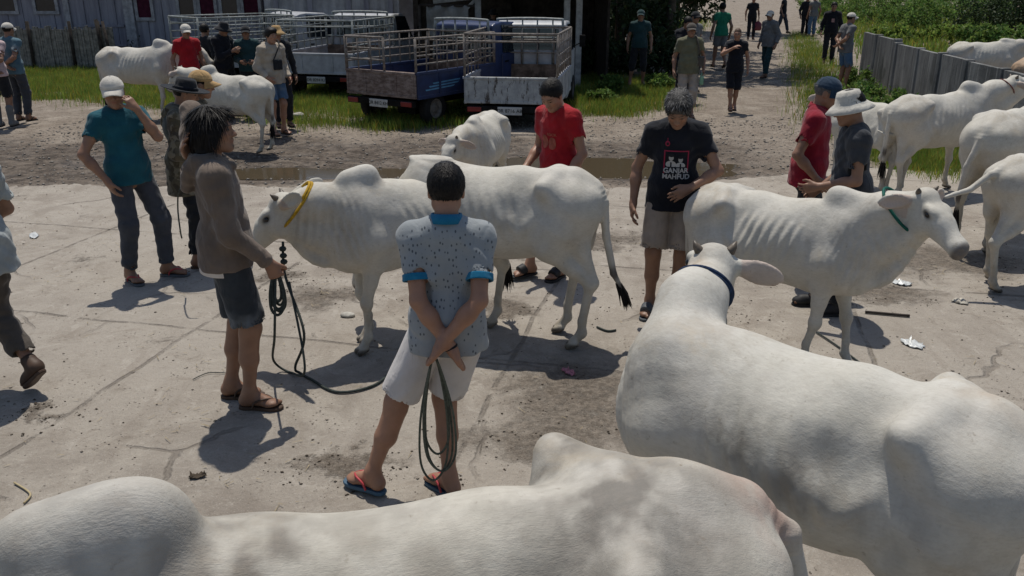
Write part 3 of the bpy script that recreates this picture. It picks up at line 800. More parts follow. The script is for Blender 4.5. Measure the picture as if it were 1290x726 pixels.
    if botm:
        g = .012 * legloose; gw = .010
        bp = [ell(pel + V(0, -.005, .02), (.150 + gw, .108 + gw, .13), k=.06), rc(pel + V(-.045, 0, .02), pel + V(-.045, 0, .10), .100 + gw, .095 + gw, k=.05), rc(pel + V(.045, 0, .02), pel + V(.045, 0, .10), .100 + gw, .095 + gw, k=.05), plane(pel + V(0, 0, .135), (0, 0, 1), .004)]
        for sd_ in (-1, 1): bp += [ell(pel + V(sd_ * .062, -.046, -.045), (.076 + gw * .5, .070 + gw * .5, .09), k=.04)]
        LP = []
        for sd_ in (-1, 1):
            hj, k, a = hip_[sd_], kn[sd_], an[sd_]
            if leg <= .5:
                b = blend(hj, k, leg * 2); d = nrm(k - hj); r2 = blend(.092, .068, leg * 2) + g * 1.15
                LP += [[rc(hj, b, .086 + g * .5, r2, k=.02, cut=1), sub(rc(b - d * .035, b + d * .1, r2 - .012, r2 + .01), .006)]]
            else:
                b = blend(k, a, (leg - .5) * 2); d = nrm(a - k); r2 = .045 + g * 1.7
                LP += [[rc(hj, k, .086 + min(g, .012), .060 + g * 1.4, k=.02), rc(k, b, .060 + g * 1.4, r2, k=.04, cut=1), sub(rc(b - d * .02, b + d * .1, r2 - .010, r2), .006)]]
        for a_ in LP: bp += [p for p in a_ if p['op'] == 'u']
        for a_ in LP: bp += [p for p in a_ if p['op'] == 's']
        parts['bottom'] = sobj(bottom, bp, vox, botm, root, lambda P: fold(P) * (1.3 if leg > .5 else .55) * sst(P[:, 2], pz, pz - .1))
    # ---- shoes
    shoem = shoem or LEATHER; strapm = strapm or shoem
    for sole, f2, u2, sdv, sd_ in feetF:
        i_ = -sd_
        if shoes in ('flipflop', 'slide', 'shoe', 'boot'):
            prof = [(-.075, 0), (-.066, .022), (-.04, .033), (.02, .034), (.07, .041), (.12, .047), (.155, .043), (.178, .028), (.188, 0)]
            ring = [(x * (1 if 1 else 1) + (.006 * i_ if y > .0 else 0), y) for y, x in prof] + [(-x, y) for y, x in prof[::-1][1:-1]]
            m = MB(); n = len(ring); vs = []
            for sc_, z in ((.97, -.020), (1.0, -.014), (1.0, -.003), (.97, .000)):
                for x, y in ring: vs.append(sole(.055 + (y - .055) * sc_, x * sc_, z))
            fs = [tuple(range(n - 1, -1, -1)), tuple(3 * n + i for i in range(n))]
            for l in range(3):
                for i in range(n): j = (i + 1) % n; fs.append((l * n + i, l * n + j, l * n + n + j, l * n + n + i))
            m.add(vs, fs); so = m.build({'flipflop': 'flip_flop', 'slide': 'sandal', 'shoe': 'shoe', 'boot': 'boot'}[shoes], shoem, root, False)
            if shoes == 'flipflop':
                m = MB(); t0 = sole(.135, i_ * .014, .0)
                for x in (-1, 1):
                    m.tube(bez([t0, sole(.128, i_ * .012, .036), sole(.085, x * .030, .054), sole(.035, x * .042, .034), sole(.02, x * .040, .0)], 6), .0062, 6)
                m.build('strap', strapm, so, True)
            elif shoes == 'slide':
                sobj('strap', [rc(sole(.05, 0, .052), sole(.115, 0, .034), .048, .044, k=.01, cut=3), plane(sole(0, 0, 0), -u2)], max(.005, vox * .8), strapm, so)
            else:
                sp_ = [rc(sole(-.03, 0, .035), sole(.11, 0, .03), .046, .042, k=.03), ell(sole(.125, 0, .02), (.05, .06, .034), np.stack([sdv, f2, u2], 1), k=.02), rc(sole(-.0, 0, .10 if shoes == 'shoe' else .30), sole(-.01, 0, .05), .048 if shoes == 'shoe' else .062, .047, k=.03), plane(sole(0, 0, .001), -u2)]
                sobj('upper', sp_, max(.006, vox), strapm, so)
    return root, dict(HD=HD, q=q, up=up, T=T, HK=HK, parts=parts, el=el_, wr=wr_, pel=pel, hc=hc, HT=HT, sh={-1: shL, 1: shR}, kn=kn, an=an)

def world(root, p):
    s = root.scale[0]; a = root.rotation_euler.z; x, y, z = p
    return Vector((root.location.x + s * (x * math.cos(a) - y * math.sin(a)), root.location.y + s * (x * math.sin(a) + y * math.cos(a)), root.location.z + s * z))
# ============================================================ SETTING
def ground_mat():
    t = NT('gravelly_earth', .92, .15)
    P = t.co()
    big = t.noise(.28, 5, .6, P); mid = t.noise(1.7, 6, .65, P); fin = t.noise(16, 5, .7, P); grit = t.noise(70, 3, .6, P)
    c = t.mix(t.ramp(mid, .35, .7), (.185, .150, .118), (.33, .285, .235))
    c = t.mix(t.ramp(big, .42, .62), c, (.25, .21, .17))
    c = t.mix(t.math('MULTIPLY', t.ramp(fin, .52, .72), .75), c, (.13, .105, .08))
    c = t.mix(t.math('MULTIPLY', t.ramp(grit, .56, .7), .6), c, (.42, .37, .31))
    xyz = t.n('ShaderNodeSeparateXYZ'); t.l(P, xyz.inputs[0])
    # darker wet churned band in front of the paving's far edge, its outline broken by noise
    y = t.math('ADD', xyz.outputs[1], t.math('MULTIPLY', t.math('SUBTRACT', t.noise(.6, 4, .6, P), .5), 3.2))
    band = t.math('MULTIPLY', t.ramp(y, 10.2, 10.8), t.ramp(y, 14.4, 13.2))
    band = t.math('MULTIPLY', band, t.ramp(xyz.outputs[0], 4.6, 2.6))
    mud = t.mix(t.ramp(t.noise(5, 5, .7, P), .35, .65), (.055, .044, .036), (.165, .135, .108))
    c = t.mix(t.math('MULTIPLY', band, .92), c, mud)
    t.base(c)
    t.rough(t.math('SUBTRACT', .93, t.math('MULTIPLY', band, t.math('MULTIPLY', t.ramp(mid, .5, .6), .35))))
    b = t.bump(t.noise(4, 6, .7, P), .7, .10)
    v = t.n('ShaderNodeTexVoronoi'); v.inputs['Scale'].default_value = 14; t.l(P, v.inputs['Vector'])
    b2 = t.bump(t.ramp(v.outputs['Distance'], .5, .1), .7, .03, b)
    t.bump(fin, .6, .02, b2)
    return t.m

JU = R(13.5)
def paving_mat():
    t = NT('worn_concrete', .85, .25)
    P = t.co()
    wob = t.n('ShaderNodeTexNoise'); wob.inputs['Scale'].default_value = 1.3; wob.inputs['Detail'].default_value = 4; t.l(P, wob.inputs['Vector'])
    big = t.noise(.45, 5, .6, P); mid = t.noise(2.6, 6, .7, P, dist=.6); fin = t.noise(22, 5, .75, P); grit = t.noise(120, 3, .6, P)
    c = t.mix(t.ramp(mid, .3, .72), (.222, .190, .157), (.385, .345, .292))
    c = t.mix(t.ramp(big, .35, .65), c, (.345, .308, .262))
    # brushed streaks
    st = t.noise(5, 5, .7, P, stretch=(1, .16, 1)); c = t.mix(t.math('MULTIPLY', t.ramp(st, .5, .72), .4), c, (.22, .185, .15))
    d2 = t.noise(1.5, 7, .78, P, dist=1.2); c = t.mix(t.math('MULTIPLY', t.ramp(d2, .50, .66), .45), c, (.19, .155, .12)); d3 = t.noise(6.5, 6, .8, P, dist=.8); c = t.mix(t.math('MULTIPLY', t.ramp(d3, .56, .68), .5), c, (.16, .13, .10)); c = t.mix(t.math('MULTIPLY', t.ramp(d3, .44, .36), .4), c, (.46, .42, .365))
    # joints of the slabs
    Q = t.map(P, rot=(0, 0, JU)); s = t.n('ShaderNodeSeparateXYZ')
    vm = t.n('ShaderNodeVectorMath', operation='ADD'); sc_ = t.n('ShaderNodeVectorMath', operation='SCALE'); sc_.inputs['Scale'].default_value = .10
    t.l(wob.outputs['Color'], sc_.inputs[0]); t.l(Q, vm.inputs[0]); t.l(sc_.outputs[0], vm.inputs[1]); t.l(vm.outputs[0], s.inputs[0])
    jl = None
    for ax, sp, of in ((0, 2.35, .50), (1, 2.15, .62)):
        u = t.math('PINGPONG', t.math('ADD', s.outputs[ax], of * sp + 50 * sp), sp / 2)
        g = t.ramp(u, .022, .004); jl = g if jl is None else t.math('MAXIMUM', jl, g)
    jm = t.math('MULTIPLY', jl, t.ramp(t.noise(3.5, 5, .7, P), .38, .58))
    halo = None
    # cracks
    v = t.n('ShaderNodeTexVoronoi', feature='DISTANCE_TO_EDGE'); v.inputs['Scale'].default_value = .55
    dn = t.n('ShaderNodeVectorMath', operation='ADD'); ds = t.n('ShaderNodeVectorMath', operation='SCALE'); ds.inputs['Scale'].default_value = .55; t.l(wob.outputs['Color'], ds.inputs[0]); t.l(P, dn.inputs[0]); t.l(ds.outputs[0], dn.inputs[1]); t.l(dn.outputs[0], v.inputs['Vector'])
    cr = t.math('MULTIPLY', t.ramp(v.outputs['Distance'], .011, .002), t.ramp(t.noise(.9, 3, .5, P), .5, .6))
    lines = t.math('MAXIMUM', jm, t.math('MULTIPLY', cr, .8))
    # dung and mud patches
    mudn = t.noise(1.15, 6, .72, P, dist=.5)
    w2 = t.n('ShaderNodeTexNoise'); w2.inputs['Scale'].default_value = 2.2; w2.inputs['Detail'].default_value = 6; w2.inputs['Roughness'].default_value = .7; t.l(P, w2.inputs['Vector'])
    wv = t.n('ShaderNodeVectorMath', operation='SCALE'); wv.inputs['Scale'].default_value = 1.3; t.l(w2.outputs['Color'], wv.inputs[0]); wa = t.n('ShaderNodeVectorMath', operation='ADD'); t.l(P, wa.inputs[0]); t.l(wv.outputs[0], wa.inputs[1])
    wb = t.n('ShaderNodeVectorMath', operation='ADD'); wb.inputs[1].default_value = (-.65, -.65, 0); t.l(wa.outputs[0], wb.inputs[0])
    xyz = t.n('ShaderNodeSeparateXYZ'); t.l(wb.outputs[0], xyz.inputs[0])
    def blob(x, y, rx, ry):
        dx = t.math('DIVIDE', t.math('SUBTRACT', xyz.outputs[0], x), rx); dy = t.math('DIVIDE', t.math('SUBTRACT', xyz.outputs[1], y), ry)
        return t.ramp(t.math('SQRT', t.math('ADD', t.math('MULTIPLY', dx, dx), t.math('MULTIPLY', dy, dy))), 1.15, .35)
    bl = None
    for px, py, rx, ry in MUD:
        p = at(px, py); b = blob(p.x, p.y, rx, ry); bl = b if bl is None else t.math('MAXIMUM', bl, b)
    md = t.math('MAXIMUM', t.math('MULTIPLY', t.ramp(mudn, .60, .72), t.ramp(fin, .40, .62)), t.math('MULTIPLY', bl, t.ramp(t.noise(9, 6, .8, P), .28, .50)))
    dark = t.mix(t.ramp(fin, .35, .65), (.075, .058, .042), (.20, .165, .13))
    c = t.mix(t.math('MULTIPLY', md, .85), c, dark)
    c = t.mix(t.math('MULTIPLY', lines, .60), c, (.12, .10, .082))
    c = t.mix(t.math('MULTIPLY', t.ramp(fin, .60, .75), .5), c, (.17, .145, .12))
    c = t.mix(t.math('MULTIPLY', t.ramp(grit, .58, .70), .45), c, (.52, .50, .45)); pk = t.noise(55, 5, .8, P); c = t.mix(t.math('MULTIPLY', t.ramp(pk, .56, .66), .55), c, (.13, .11, .09))
    # loose crumbs
    v2 = t.n('ShaderNodeTexVoronoi'); v2.inputs['Scale'].default_value = 26; t.l(P, v2.inputs['Vector'])
    cm = t.math('MULTIPLY', t.ramp(v2.outputs['Distance'], .17, .09), t.ramp(mid, .5, .62)); c = t.mix(t.math('MULTIPLY', cm, .8), c, (.10, .08, .062))
    t.base(c)
    b = t.bump(t.noise(2.2, 6, .7, P), .45, .05)
    b = t.bump(t.math('SUBTRACT', 1.0, lines), .9, .02, b)
    b = t.bump(t.math('ADD', t.math('MULTIPLY', md, t.noise(14, 4, .7, P)), t.math('MULTIPLY', cm, .8)), .9, .035, b)
    b = t.bump(t.noise(30, 6, .8, P, dist=.4), .75, .016, b); t.bump(t.noise(90, 5, .8, P), .6, .006, b)
    return t.m
MUD = [(735, 500, .55, .75), (690, 560, .5, .35), (640, 390, .35, .22), (400, 375, .4, .3), (440, 598, .30, .12), (350, 350, .3, .2), (1120, 372, .5, .25), (1190, 330, .9, .5), (760, 300, .5, .3), (1010, 470, .3, .15), (1200, 505, .25, .12), (55, 520, .2, .1), (870, 395, .3, .2)]

def grid(name, x0, x1, y0, y1, step, z, mat, zf=None, edge=None):
    nx = int((x1 - x0) / step) + 1; ny = int((y1 - y0) / step) + 1
    X, Y = np.meshgrid(np.linspace(x0, x1, nx), np.linspace(y0, y1, ny), indexing='ij')
    Z = np.full_like(X, z)
    if zf is not None: Z = Z + zf(X, Y)
    V = np.stack([X, Y, Z], -1).reshape(-1, 3)
    i = np.arange(nx - 1)[:, None] * ny + np.arange(ny - 1)[None]; F = np.stack([i, i + ny, i + ny + 1, i + 1], -1).reshape(-1, 4)
    me = np_mesh(name, V, F); return link(name, me, mat)

def s2(X, Y, f, seed):
    P = np.stack([X.ravel(), Y.ravel(), np.zeros(X.size)], 1); return sn(P, f, seed).reshape(X.shape)
PUD = [(at(725, 208), 1.9, .42), (at(428, 214), 1.75, .20), (at(330, 217), .9, .10)]
def gz(X, Y):
    z = -.012 - .028 * sst(Y, 10.4, 11.2) + .030 * s2(X, Y, .35, 3) * sst(Y, 10.3, 12) + .016 * s2(X, Y, 1.5, 4) * sst(Y, 10.3, 11.5) - .0
    for p, rx, ry in PUD:
        z = z - .075 * np.exp(-(((X - p.x) / (rx * .9)) ** 2 + ((Y - p.y) / (ry * 1.3)) ** 2) ** 1.0)
    return z
gm = ground_mat()
g_near = grid('ground', -30, 30, -8, 60, .25, 0, gm, gz)
m = MB(); m.add([(-300, -150, -.35), (300, -150, -.35), (300, 400, -.35), (-300, 400, -.35)], [(0, 1, 2, 3)]); far = m.build('outer_ground', gm); 
tag(g_near, kind='structure'); tag(far, kind='structure')

# paving: one broken-edged concrete sheet
def paving():
    pts = []
    r = random.Random(3)
    edge = [(-9, 232), (40, 236), (100, 233), (160, 238), (230, 232), (330, 236), (420, 232), (520, 236), (640, 232), (760, 236), (880, 232), (960, 222), (1020, 214), (1090, 212), (1150, 214), (1290, 210), (1500, 205)]
    top = [at(x, y) for x, y in edge]
    fine = []
    for a, b in zip(top[:-1], top[1:]):
        for k in range(12):
            p = a.lerp(b, k / 12); fine.append((p.x, p.y + r.uniform(-.05, .05) + .07 * math.sin(p.x * 3.1)))
    fine.append((top[-1].x, top[-1].y))
    x0 = -14.0; m = MB(); vs = []; fs = []
    fine = [(x0, fine[0][1])] + fine + [(16, fine[-1][1])]
    for z in (0.0, -.06):
        for x, y in fine: vs.append((x, y, z)); vs.append((x, -5, z))
    n = len(fine)
    for i in range(n - 1):
        fs.append((2 * i + 1, 2 * i + 3, 2 * i + 2, 2 * i)); fs.append((2 * i, 2 * i + 2, 2 * n + 2 * i + 2, 2 * n + 2 * i))
    m.add(vs, fs); return m.build('concrete_paving', paving_mat())
tag(paving(), kind='structure')

# puddles
WATER = NT('muddy_water', .09, .4, (.075, .058, .036)); WATER.bump(WATER.noise(5, 2), .08, .01); WATER = WATER.m
for pi_, (p, rx, ry) in enumerate(PUD):
    zz = -.052 - .003 * pi_; m = MB(); n = 40; vs = [(p.x, p.y, zz)]; r = random.Random(int(rx * 10))
    for i in range(n):
        a = 2 * math.pi * i / n; k = 1.25 + .12 * math.sin(a * 3 + rx) + .06 * math.sin(7 * a); vs.append((p.x + rx * k * math.cos(a), p.y + ry * k * 1.5 * math.sin(a), zz))
    m.add(vs, [(0, 1 + i, 1 + (i + 1) % n) for i in range(n)]); tag(m.build('puddle', WATER), kind='structure')

# ------------------------------------------------------------ foliage
LEAF = {}
def leaf_mat(name, a, b, tr=.35):
    if name in LEAF: return LEAF[name]
    t = NT(name, .6, .25)
    c = t.mix(1.0, t.attr(), t.mix(t.ramp(t.noise(3, 3), .3, .7), a, b), 'MULTIPLY')
    t.base(c)
    tr_ = t.n('ShaderNodeBsdfTranslucent'); t.l(c, tr_.inputs[0]); mx = t.n('ShaderNodeMixShader'); mx.inputs[0].default_value = tr
    t.l(t.b.outputs[0], mx.inputs[1]); t.l(tr_.outputs[0], mx.inputs[2]); t.l(mx.outputs[0], t.t.nodes['Material Output'].inputs[0])
    LEAF[name] = t.m; return t.m
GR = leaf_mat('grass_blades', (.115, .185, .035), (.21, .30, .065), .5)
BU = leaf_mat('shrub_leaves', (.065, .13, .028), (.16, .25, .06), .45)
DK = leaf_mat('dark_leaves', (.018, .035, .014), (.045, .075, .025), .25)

def blades(name, P, hgt, width, mat, seed=0, lean=.5, parent=None):
    r = np.random.RandomState(seed); n = len(P); h = hgt * r.uniform(.45, 1.25, n) if np.isscalar(hgt) else hgt * r.uniform(.5, 1.2, n)
    a = r.uniform(0, 2 * np.pi, n); ln = r.uniform(.1, lean, n) * h; b = r.uniform(0, 2 * np.pi, n)
    w = np.stack([np.cos(a), np.sin(a), 0 * a], 1) * (width * .75 * r.uniform(.6, 1.4, n))[:, None]
    d = np.stack([np.cos(b) * ln, np.sin(b) * ln, h], 1)
    mid = P + d * np.array([.35, .35, .6]); tip = P + d
    V = np.stack([P - w, P + w, mid + w * .7, mid - w * .7, tip + w * .08, tip - w * .08], 1).reshape(-1, 3)
    i = np.arange(n)[:, None] * 6; F = np.concatenate([i + [0, 1, 2, 3], i + [3, 2, 4, 5]])
    c = np.repeat(np.stack([r.uniform(.75, 1.35, n), r.uniform(.75, 1.15, n), r.uniform(.6, 1.1, n)], 1), 6, 0)
    dry = np.repeat(r.uniform(0, 1, n) < .12, 6); c[dry] = c[dry] * [2.2, 1.3, 1.2]
    return link(name, np_mesh(name, V, F, c), mat, parent, False)

def leafcloud(name, P, size, mat, seed=0, parent=None, up=.3):
    """leaf-shaped folded quads at points P"""
    r = np.random.RandomState(seed); n = len(P)
    d = r.normal(size=(n, 3)); d[:, 2] += up; d /= np.linalg.norm(d, axis=1)[:, None]
    s = np.cross(d, r.normal(size=(n, 3))); s /= np.linalg.norm(s, axis=1)[:, None]
    L = size * r.uniform(.6, 1.4, n); nn = np.cross(d, s)
    L = L[:, None]
    V = np.stack([P, P + d * L * .45 + s * L * .26 + nn * L * .06, P + d * L, P + d * L * .45 - s * L * .26 + nn * L * .06], 1).reshape(-1, 3)
    F = np.arange(n)[:, None] * 4 + [0, 1, 2, 3]
    k = np.repeat(r.uniform(.65, 1.35, n), 4)[:, None] * np.array([1, 1, 1]); k[:, 0] *= np.repeat(r.uniform(.8, 1.3, n), 4)
    return link(name, np_mesh(name, V, F, k), mat, parent, False)

BARK = m_plain('bark', (.10, .08, .06), .9, .1, .4, 12, .02)
def clump_pts(blobs, n, seed):
    r = np.random.RandomState(seed); out = []; tot = sum(b[3] * b[4] * b[5] for b in blobs)
    for bx, by, bz, rx, ry, rz in blobs:
        k = int(n * rx * ry * rz / tot); sc = max(6, k // 55)
        d = r.normal(size=(sc, 3)); d /= np.linalg.norm(d, axis=1)[:, None]; c = d * (r.uniform(.45, 1.0, sc) ** .6)[:, None] * [rx, ry, rz] + [bx, by, bz]
        p = c[r.randint(0, sc, k)] + r.normal(size=(k, 3)) * .16 * min(rx, ry, rz, .9)
        out.append(p)
    P = np.concatenate(out); return P[P[:, 2] > .02]
def shrub(name, label, cat, base, blobs, n, size, mat, seed, group=None, stems=5, up=.3):
    rt = empty(name, base); tag(rt, label, cat, group)
    leafcloud('foliage', clump_pts(blobs, n, seed), size, mat, seed, rt, up)
    m = MB(); r = random.Random(seed)
    for i in range(stems):
        b = blobs[i % len(blobs)]; t = Vector((b[0] + r.uniform(-.4, .4) * b[3], b[1] + r.uniform(-.4, .4) * b[4], b[2] + r.uniform(0, .5) * b[5]))
        s0 = Vector((b[0] * .5 + r.uniform(-.1, .1), b[1] * .5, -.1)); md = s0.lerp(t, .5) + Vector((r.uniform(-.1, .1), r.uniform(-.1, .1), .1))
        th = .012 + .012 * b[5]; m.tube([s0, md, t], [th * 1.5, th, th * .3], 7)
    m.build('stem', BARK, rt, True)
    return rt

def poly_pts(poly, n, seed, zf=True):
    """random ground points inside a polygon given in photo positions of its ground outline"""
    Q = [at(*p) for p in poly]; xs = [q.x for q in Q]; ys = [q.y for q in Q]; r = np.random.RandomState(seed)
    out = []
    X = r.uniform(min(xs), max(xs), n * 4); Y = r.uniform(min(ys), max(ys), n * 4)
    ins = np.zeros(len(X), bool); j = len(Q) - 1
    for i in range(len(Q)):
        c = ((Q[i].y > Y) != (Q[j].y > Y)) & (X < (Q[j].x - Q[i].x) * (Y - Q[i].y) / (Q[j].y - Q[i].y + 1e-9) + Q[i].x); ins ^= c; j = i
    X, Y = X[ins][:n], Y[ins][:n]
    Z = gz(X, Y); return np.stack([X, Y, Z - .005], 1)
def patch_grass(name, poly, n, h, seed, w=.006, mat=None, th=.0, group=None, lean=.5):
    P = poly_pts(poly, n, seed); P = P + np.stack([sn(P, .5, seed + 5) * .35, sn(P, .45, seed + 6) * .55, 0 * P[:, 0]], 1) + np.random.RandomState(seed).normal(size=P.shape) * [.22, .30, 0]; k = sn(P * [1, 1, 0], .55, seed + 1); P = P[k > th - .30 + .35 * np.random.RandomState(seed + 9).uniform(-1, 1, len(k))]; P[:, 2] = gz(P[:, 0], P[:, 1]) - .01; hh = h * (.55 + .6 * (sn(P * [1, 1, 0], .8, seed + 2) * .5 + .5))
    o = blades(name, P, hh, w, mat or GR, seed, lean); tag(o, kind='stuff'); return o
# ============================================================ GRASS AND WEEDS (nobody could count them)
patch_grass('grass', [(-80, 118), (60, 122), (200, 134), (330, 148), (330, 152), (420, 158), (600, 160), (600, 128), (350, 96), (200, 84), (-80, 84)], 170000, .22, 1, .0055)
patch_grass('grass', [(728, 148), (840, 138), (860, 128), (850, 100), (740, 96), (720, 120)], 34000, .20, 2, .006)
patch_grass('grass', [(1020, 150), (1050, 170), (1085, 185), (1130, 160), (1110, 120), (1060, 100), (1030, 60), (1006, 40), (1000, 48), (1010, 90)], 42000, .24, 3, .007)
patch_grass('grass', [(1140, 210), (1190, 228), (1200, 215), (1215, 180), (1150, 150), (1100, 130), (1085, 150), (1120, 190)], 38000, .20, 4, .006)
patch_grass('grass', [(1120, 100), (1500, 95), (1900, 50), (1400, 14), (1010, 10), (1060, 40)], 90000, .42, 5, .022)
patch_grass('grass', [(845, 70), (885, 40), (890, 24), (830, 24), (800, 60)], 5000, .35, 6, .012)

# low leafy weeds along the wall and among the trucks
def weeds(px, py, label, n, seed, s=.35, mat=None, up=.6, group='leafy weeds on the verges', size=.075):
    p = at(px, py); r = random.Random(seed)
    bl = [(r.uniform(-s, s), r.uniform(-s, s) * .7, s * .45, s * .6, s * .55, s * .5) for _ in range(4)]
    return shrub('weed_clump', label, 'weeds', (p.x, p.y, -.05), bl, n, size, mat or BU, seed, group, 4, up)
weeds(1092, 132, 'tall leafy green weeds against the far end of the grey panel wall', 2600, 11, .5)
weeds(1118, 146, 'broad leafy weeds below the grey wall behind the cow looking right', 2400, 12, .45)
weeds(1080, 110, 'bright weeds beside the man with hands behind his back', 1800, 13, .5)
weeds(1100, 170, 'low weeds between the wall and the white bucket hat', 1500, 14, .35)
weeds(1022, 42, 'bushy weeds at the far end of the path verge', 1800, 15, .8)
weeds(775, 118, 'leafy weeds in the shade below the man in dark clothes', 2200, 16, .4)
weeds(752, 128, 'green weeds next to the grey truck cab', 1500, 17, .3)
weeds(835, 112, 'low weeds left of the man in the khaki shirt', 1500, 18, .35)
weeds(575, 146, 'fresh green weeds between the blue truck and the grey truck', 1400, 19, .22, GR, size=.06)
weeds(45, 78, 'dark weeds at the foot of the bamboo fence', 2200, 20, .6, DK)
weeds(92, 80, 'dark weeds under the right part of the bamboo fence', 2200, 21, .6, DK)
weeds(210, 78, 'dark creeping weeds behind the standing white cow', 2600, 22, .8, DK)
weeds(150, 82, 'dark weeds at the leaning fence post', 1500, 23, .4, DK)

# trees and bushes
def tree(label, px, py, h, spread, mat, seed, n=9000, size=.16, group=None, low=.8):
    p = at(px, py); rt = empty('tree', (p.x, p.y, -.1)); tag(rt, label, 'tree', group); r = random.Random(seed)
    m = MB(); m.tube(bez([(0, 0, 0), (.1, .05, h * .25), (-.05, 0, h * .5), (.05, .1, h * .8)], 6), [.17 - .13 * i / 18 for i in range(19)], 9)
    bl = []
    for i in range(13):
        a = r.uniform(0, 6.28); z = r.uniform(low, h); rr = spread * (1 - .35 * abs(z / h - .5)) * r.uniform(.3, .9)
        e = Vector((rr * math.cos(a), rr * math.sin(a), z)); s0 = Vector((0, 0, max(.2, z - rr * .8)))
        m.tube([s0, s0.lerp(e, .5) + Vector((0, 0, .1)), e], [.06, .035, .01], 6); k = spread * r.uniform(.28, .5); bl.append((e.x, e.y, e.z, k, k, k * .8))
    m.build('trunk', BARK, rt, True); leafcloud('crown', clump_pts(bl, n, seed), size, mat, seed, rt, -.1)
    return rt
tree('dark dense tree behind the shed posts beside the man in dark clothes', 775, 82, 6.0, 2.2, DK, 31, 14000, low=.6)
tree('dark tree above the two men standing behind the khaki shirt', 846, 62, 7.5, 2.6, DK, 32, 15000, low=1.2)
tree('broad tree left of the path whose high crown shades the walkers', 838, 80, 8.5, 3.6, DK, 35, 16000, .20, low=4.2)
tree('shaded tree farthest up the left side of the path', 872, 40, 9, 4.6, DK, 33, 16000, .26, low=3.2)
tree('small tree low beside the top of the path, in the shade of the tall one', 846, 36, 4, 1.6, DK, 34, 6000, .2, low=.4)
def bush(label, px, py, s, hgt, mat, seed, n=6000, size=.13):
    p = at(px, py); r = random.Random(seed); bl = [(r.uniform(-s, s), r.uniform(-s, s) * .6, hgt * r.uniform(.25, .7), s * .55, s * .5, hgt * .38) for _ in range(7)]
    return shrub('bush', label, 'bush', (p.x, p.y, -.1), bl, n, size, mat, seed, 'bushes on the rough ground behind the wall', 7, .2)
bush('green bush behind the wall nearest the path', 1130, 34, 1.8, 1.6, BU, 41)
bush('rounded bush behind the middle of the wall', 1200, 40, 1.8, 1.9, BU, 42)
bush('dark leafy bush above the lying white cow at the right edge', 1275, 46, 1.9, 2.2, DK, 43)
bush('bush beyond the right picture edge, next to the dark leafy one', 1370, 50, 2.2, 2.0, BU, 44)
bush('distant bush at the top of the path verge', 1070, 22, 2.6, 1.8, BU, 45)
bush('far bush higher on the slope behind the wall', 1170, 20, 3.6, 3.0, BU, 46, 7000, .2)
bush('wide low bush behind the near half of the wall', 1245, 58, 1.5, .9, BU, 61)
bush('low bright bush behind the far half of the wall', 1150, 52, 1.5, .8, GR, 62)
bush('broad bush high on the slope above the wall end', 1105, 26, 2.6, 2.0, BU, 63)
bush('dense bush between the two far slope bushes', 1225, 27, 3.0, 2.2, BU, 64)
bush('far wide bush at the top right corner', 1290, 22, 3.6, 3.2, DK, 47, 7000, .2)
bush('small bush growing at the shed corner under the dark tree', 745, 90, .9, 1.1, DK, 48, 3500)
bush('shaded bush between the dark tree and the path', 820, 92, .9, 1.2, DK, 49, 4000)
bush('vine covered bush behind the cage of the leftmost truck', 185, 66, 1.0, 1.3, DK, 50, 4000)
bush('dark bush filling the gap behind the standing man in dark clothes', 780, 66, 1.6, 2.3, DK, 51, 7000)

# ============================================================ BUILDINGS
PLANK = NT('weathered_planks', .9, .15)
_w = PLANK.n('ShaderNodeTexWave'); _w.inputs['Scale'].default_value = 1.1; _w.inputs['Distortion'].default_value = .4; PLANK.l(PLANK.co(), _w.inputs['Vector'])
PLANK.base(PLANK.mix(PLANK.ramp(PLANK.noise(2.5, 5, .7, stretch=(3, 3, .25)), .3, .7), (.19, .185, .22), (.34, .335, .38))); PLANK.bump(PLANK.noise(14, 4, .6, stretch=(3, 3, .1)), .6, .01); PLANK = PLANK.m
ZINC = m_plain('corrugated_zinc', (.34, .34, .37), .45, .4, .4, 3, .004, .3)
WHITEW = m_plain('limewash', (.42, .42, .44), .85, .2, .3, 3, .004)
FRAMEW = m_plain('faded_white_paint', (.36, .36, .38), .7, .3, .35, 9, .003)
GLASSD = m_plain('dark_window_glass', (.02, .022, .03), .15, .5, .2, 4)
REDC = m_plain('faded_red_curtain', (.07, .015, .03), .8, .1, .3, 9)
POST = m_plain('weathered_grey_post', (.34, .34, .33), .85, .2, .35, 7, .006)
SHADE = m_plain('shade_dark_timber', (.05, .042, .036), .9, .1, .5, 6, .01)  # dark wood; in the open shed its tone also paints the inside shade
RUSTR = m_plain('rusty_sheet_roof', (.17, .12, .10), .75, .2, .5, 4, .01)
def corr(m, a, b, z0, z1, pitch=.12, amp=.02, off=0):
    """corrugated/planked sheet from a to b (xy), z0..z1, with thickness"""
    a = Vector((*a, 0)); b = Vector((*b, 0)); L = (b - a).length; n = int(L / pitch * 4); d = (b - a) / n; nr = Vector((-(b - a).y, (b - a).x, 0)).normalized()
    vs = []; fs = []
    for i in range(n + 1):
        o = nr * (amp * math.sin(i * math.pi / 2) + off); p = a + d * i
        for q in (p + o, p + o + nr * .01): vs += [(q.x, q.y, z0), (q.x, q.y, z1)]
    for i in range(n):
        k = i * 4; fs += [(k, k + 4, k + 5, k + 1), (k + 2, k + 3, k + 7, k + 6), (k + 1, k + 5, k + 7, k + 3)]
    m.add(vs, fs)
def gx(px, Y): # world x of a photo column at world depth Y near the ground
    dep = Y * math.cos(PITCH) + CAM_H * math.sin(PITCH) - .6 * math.sin(PITCH); return (px - 645) / FPX * dep
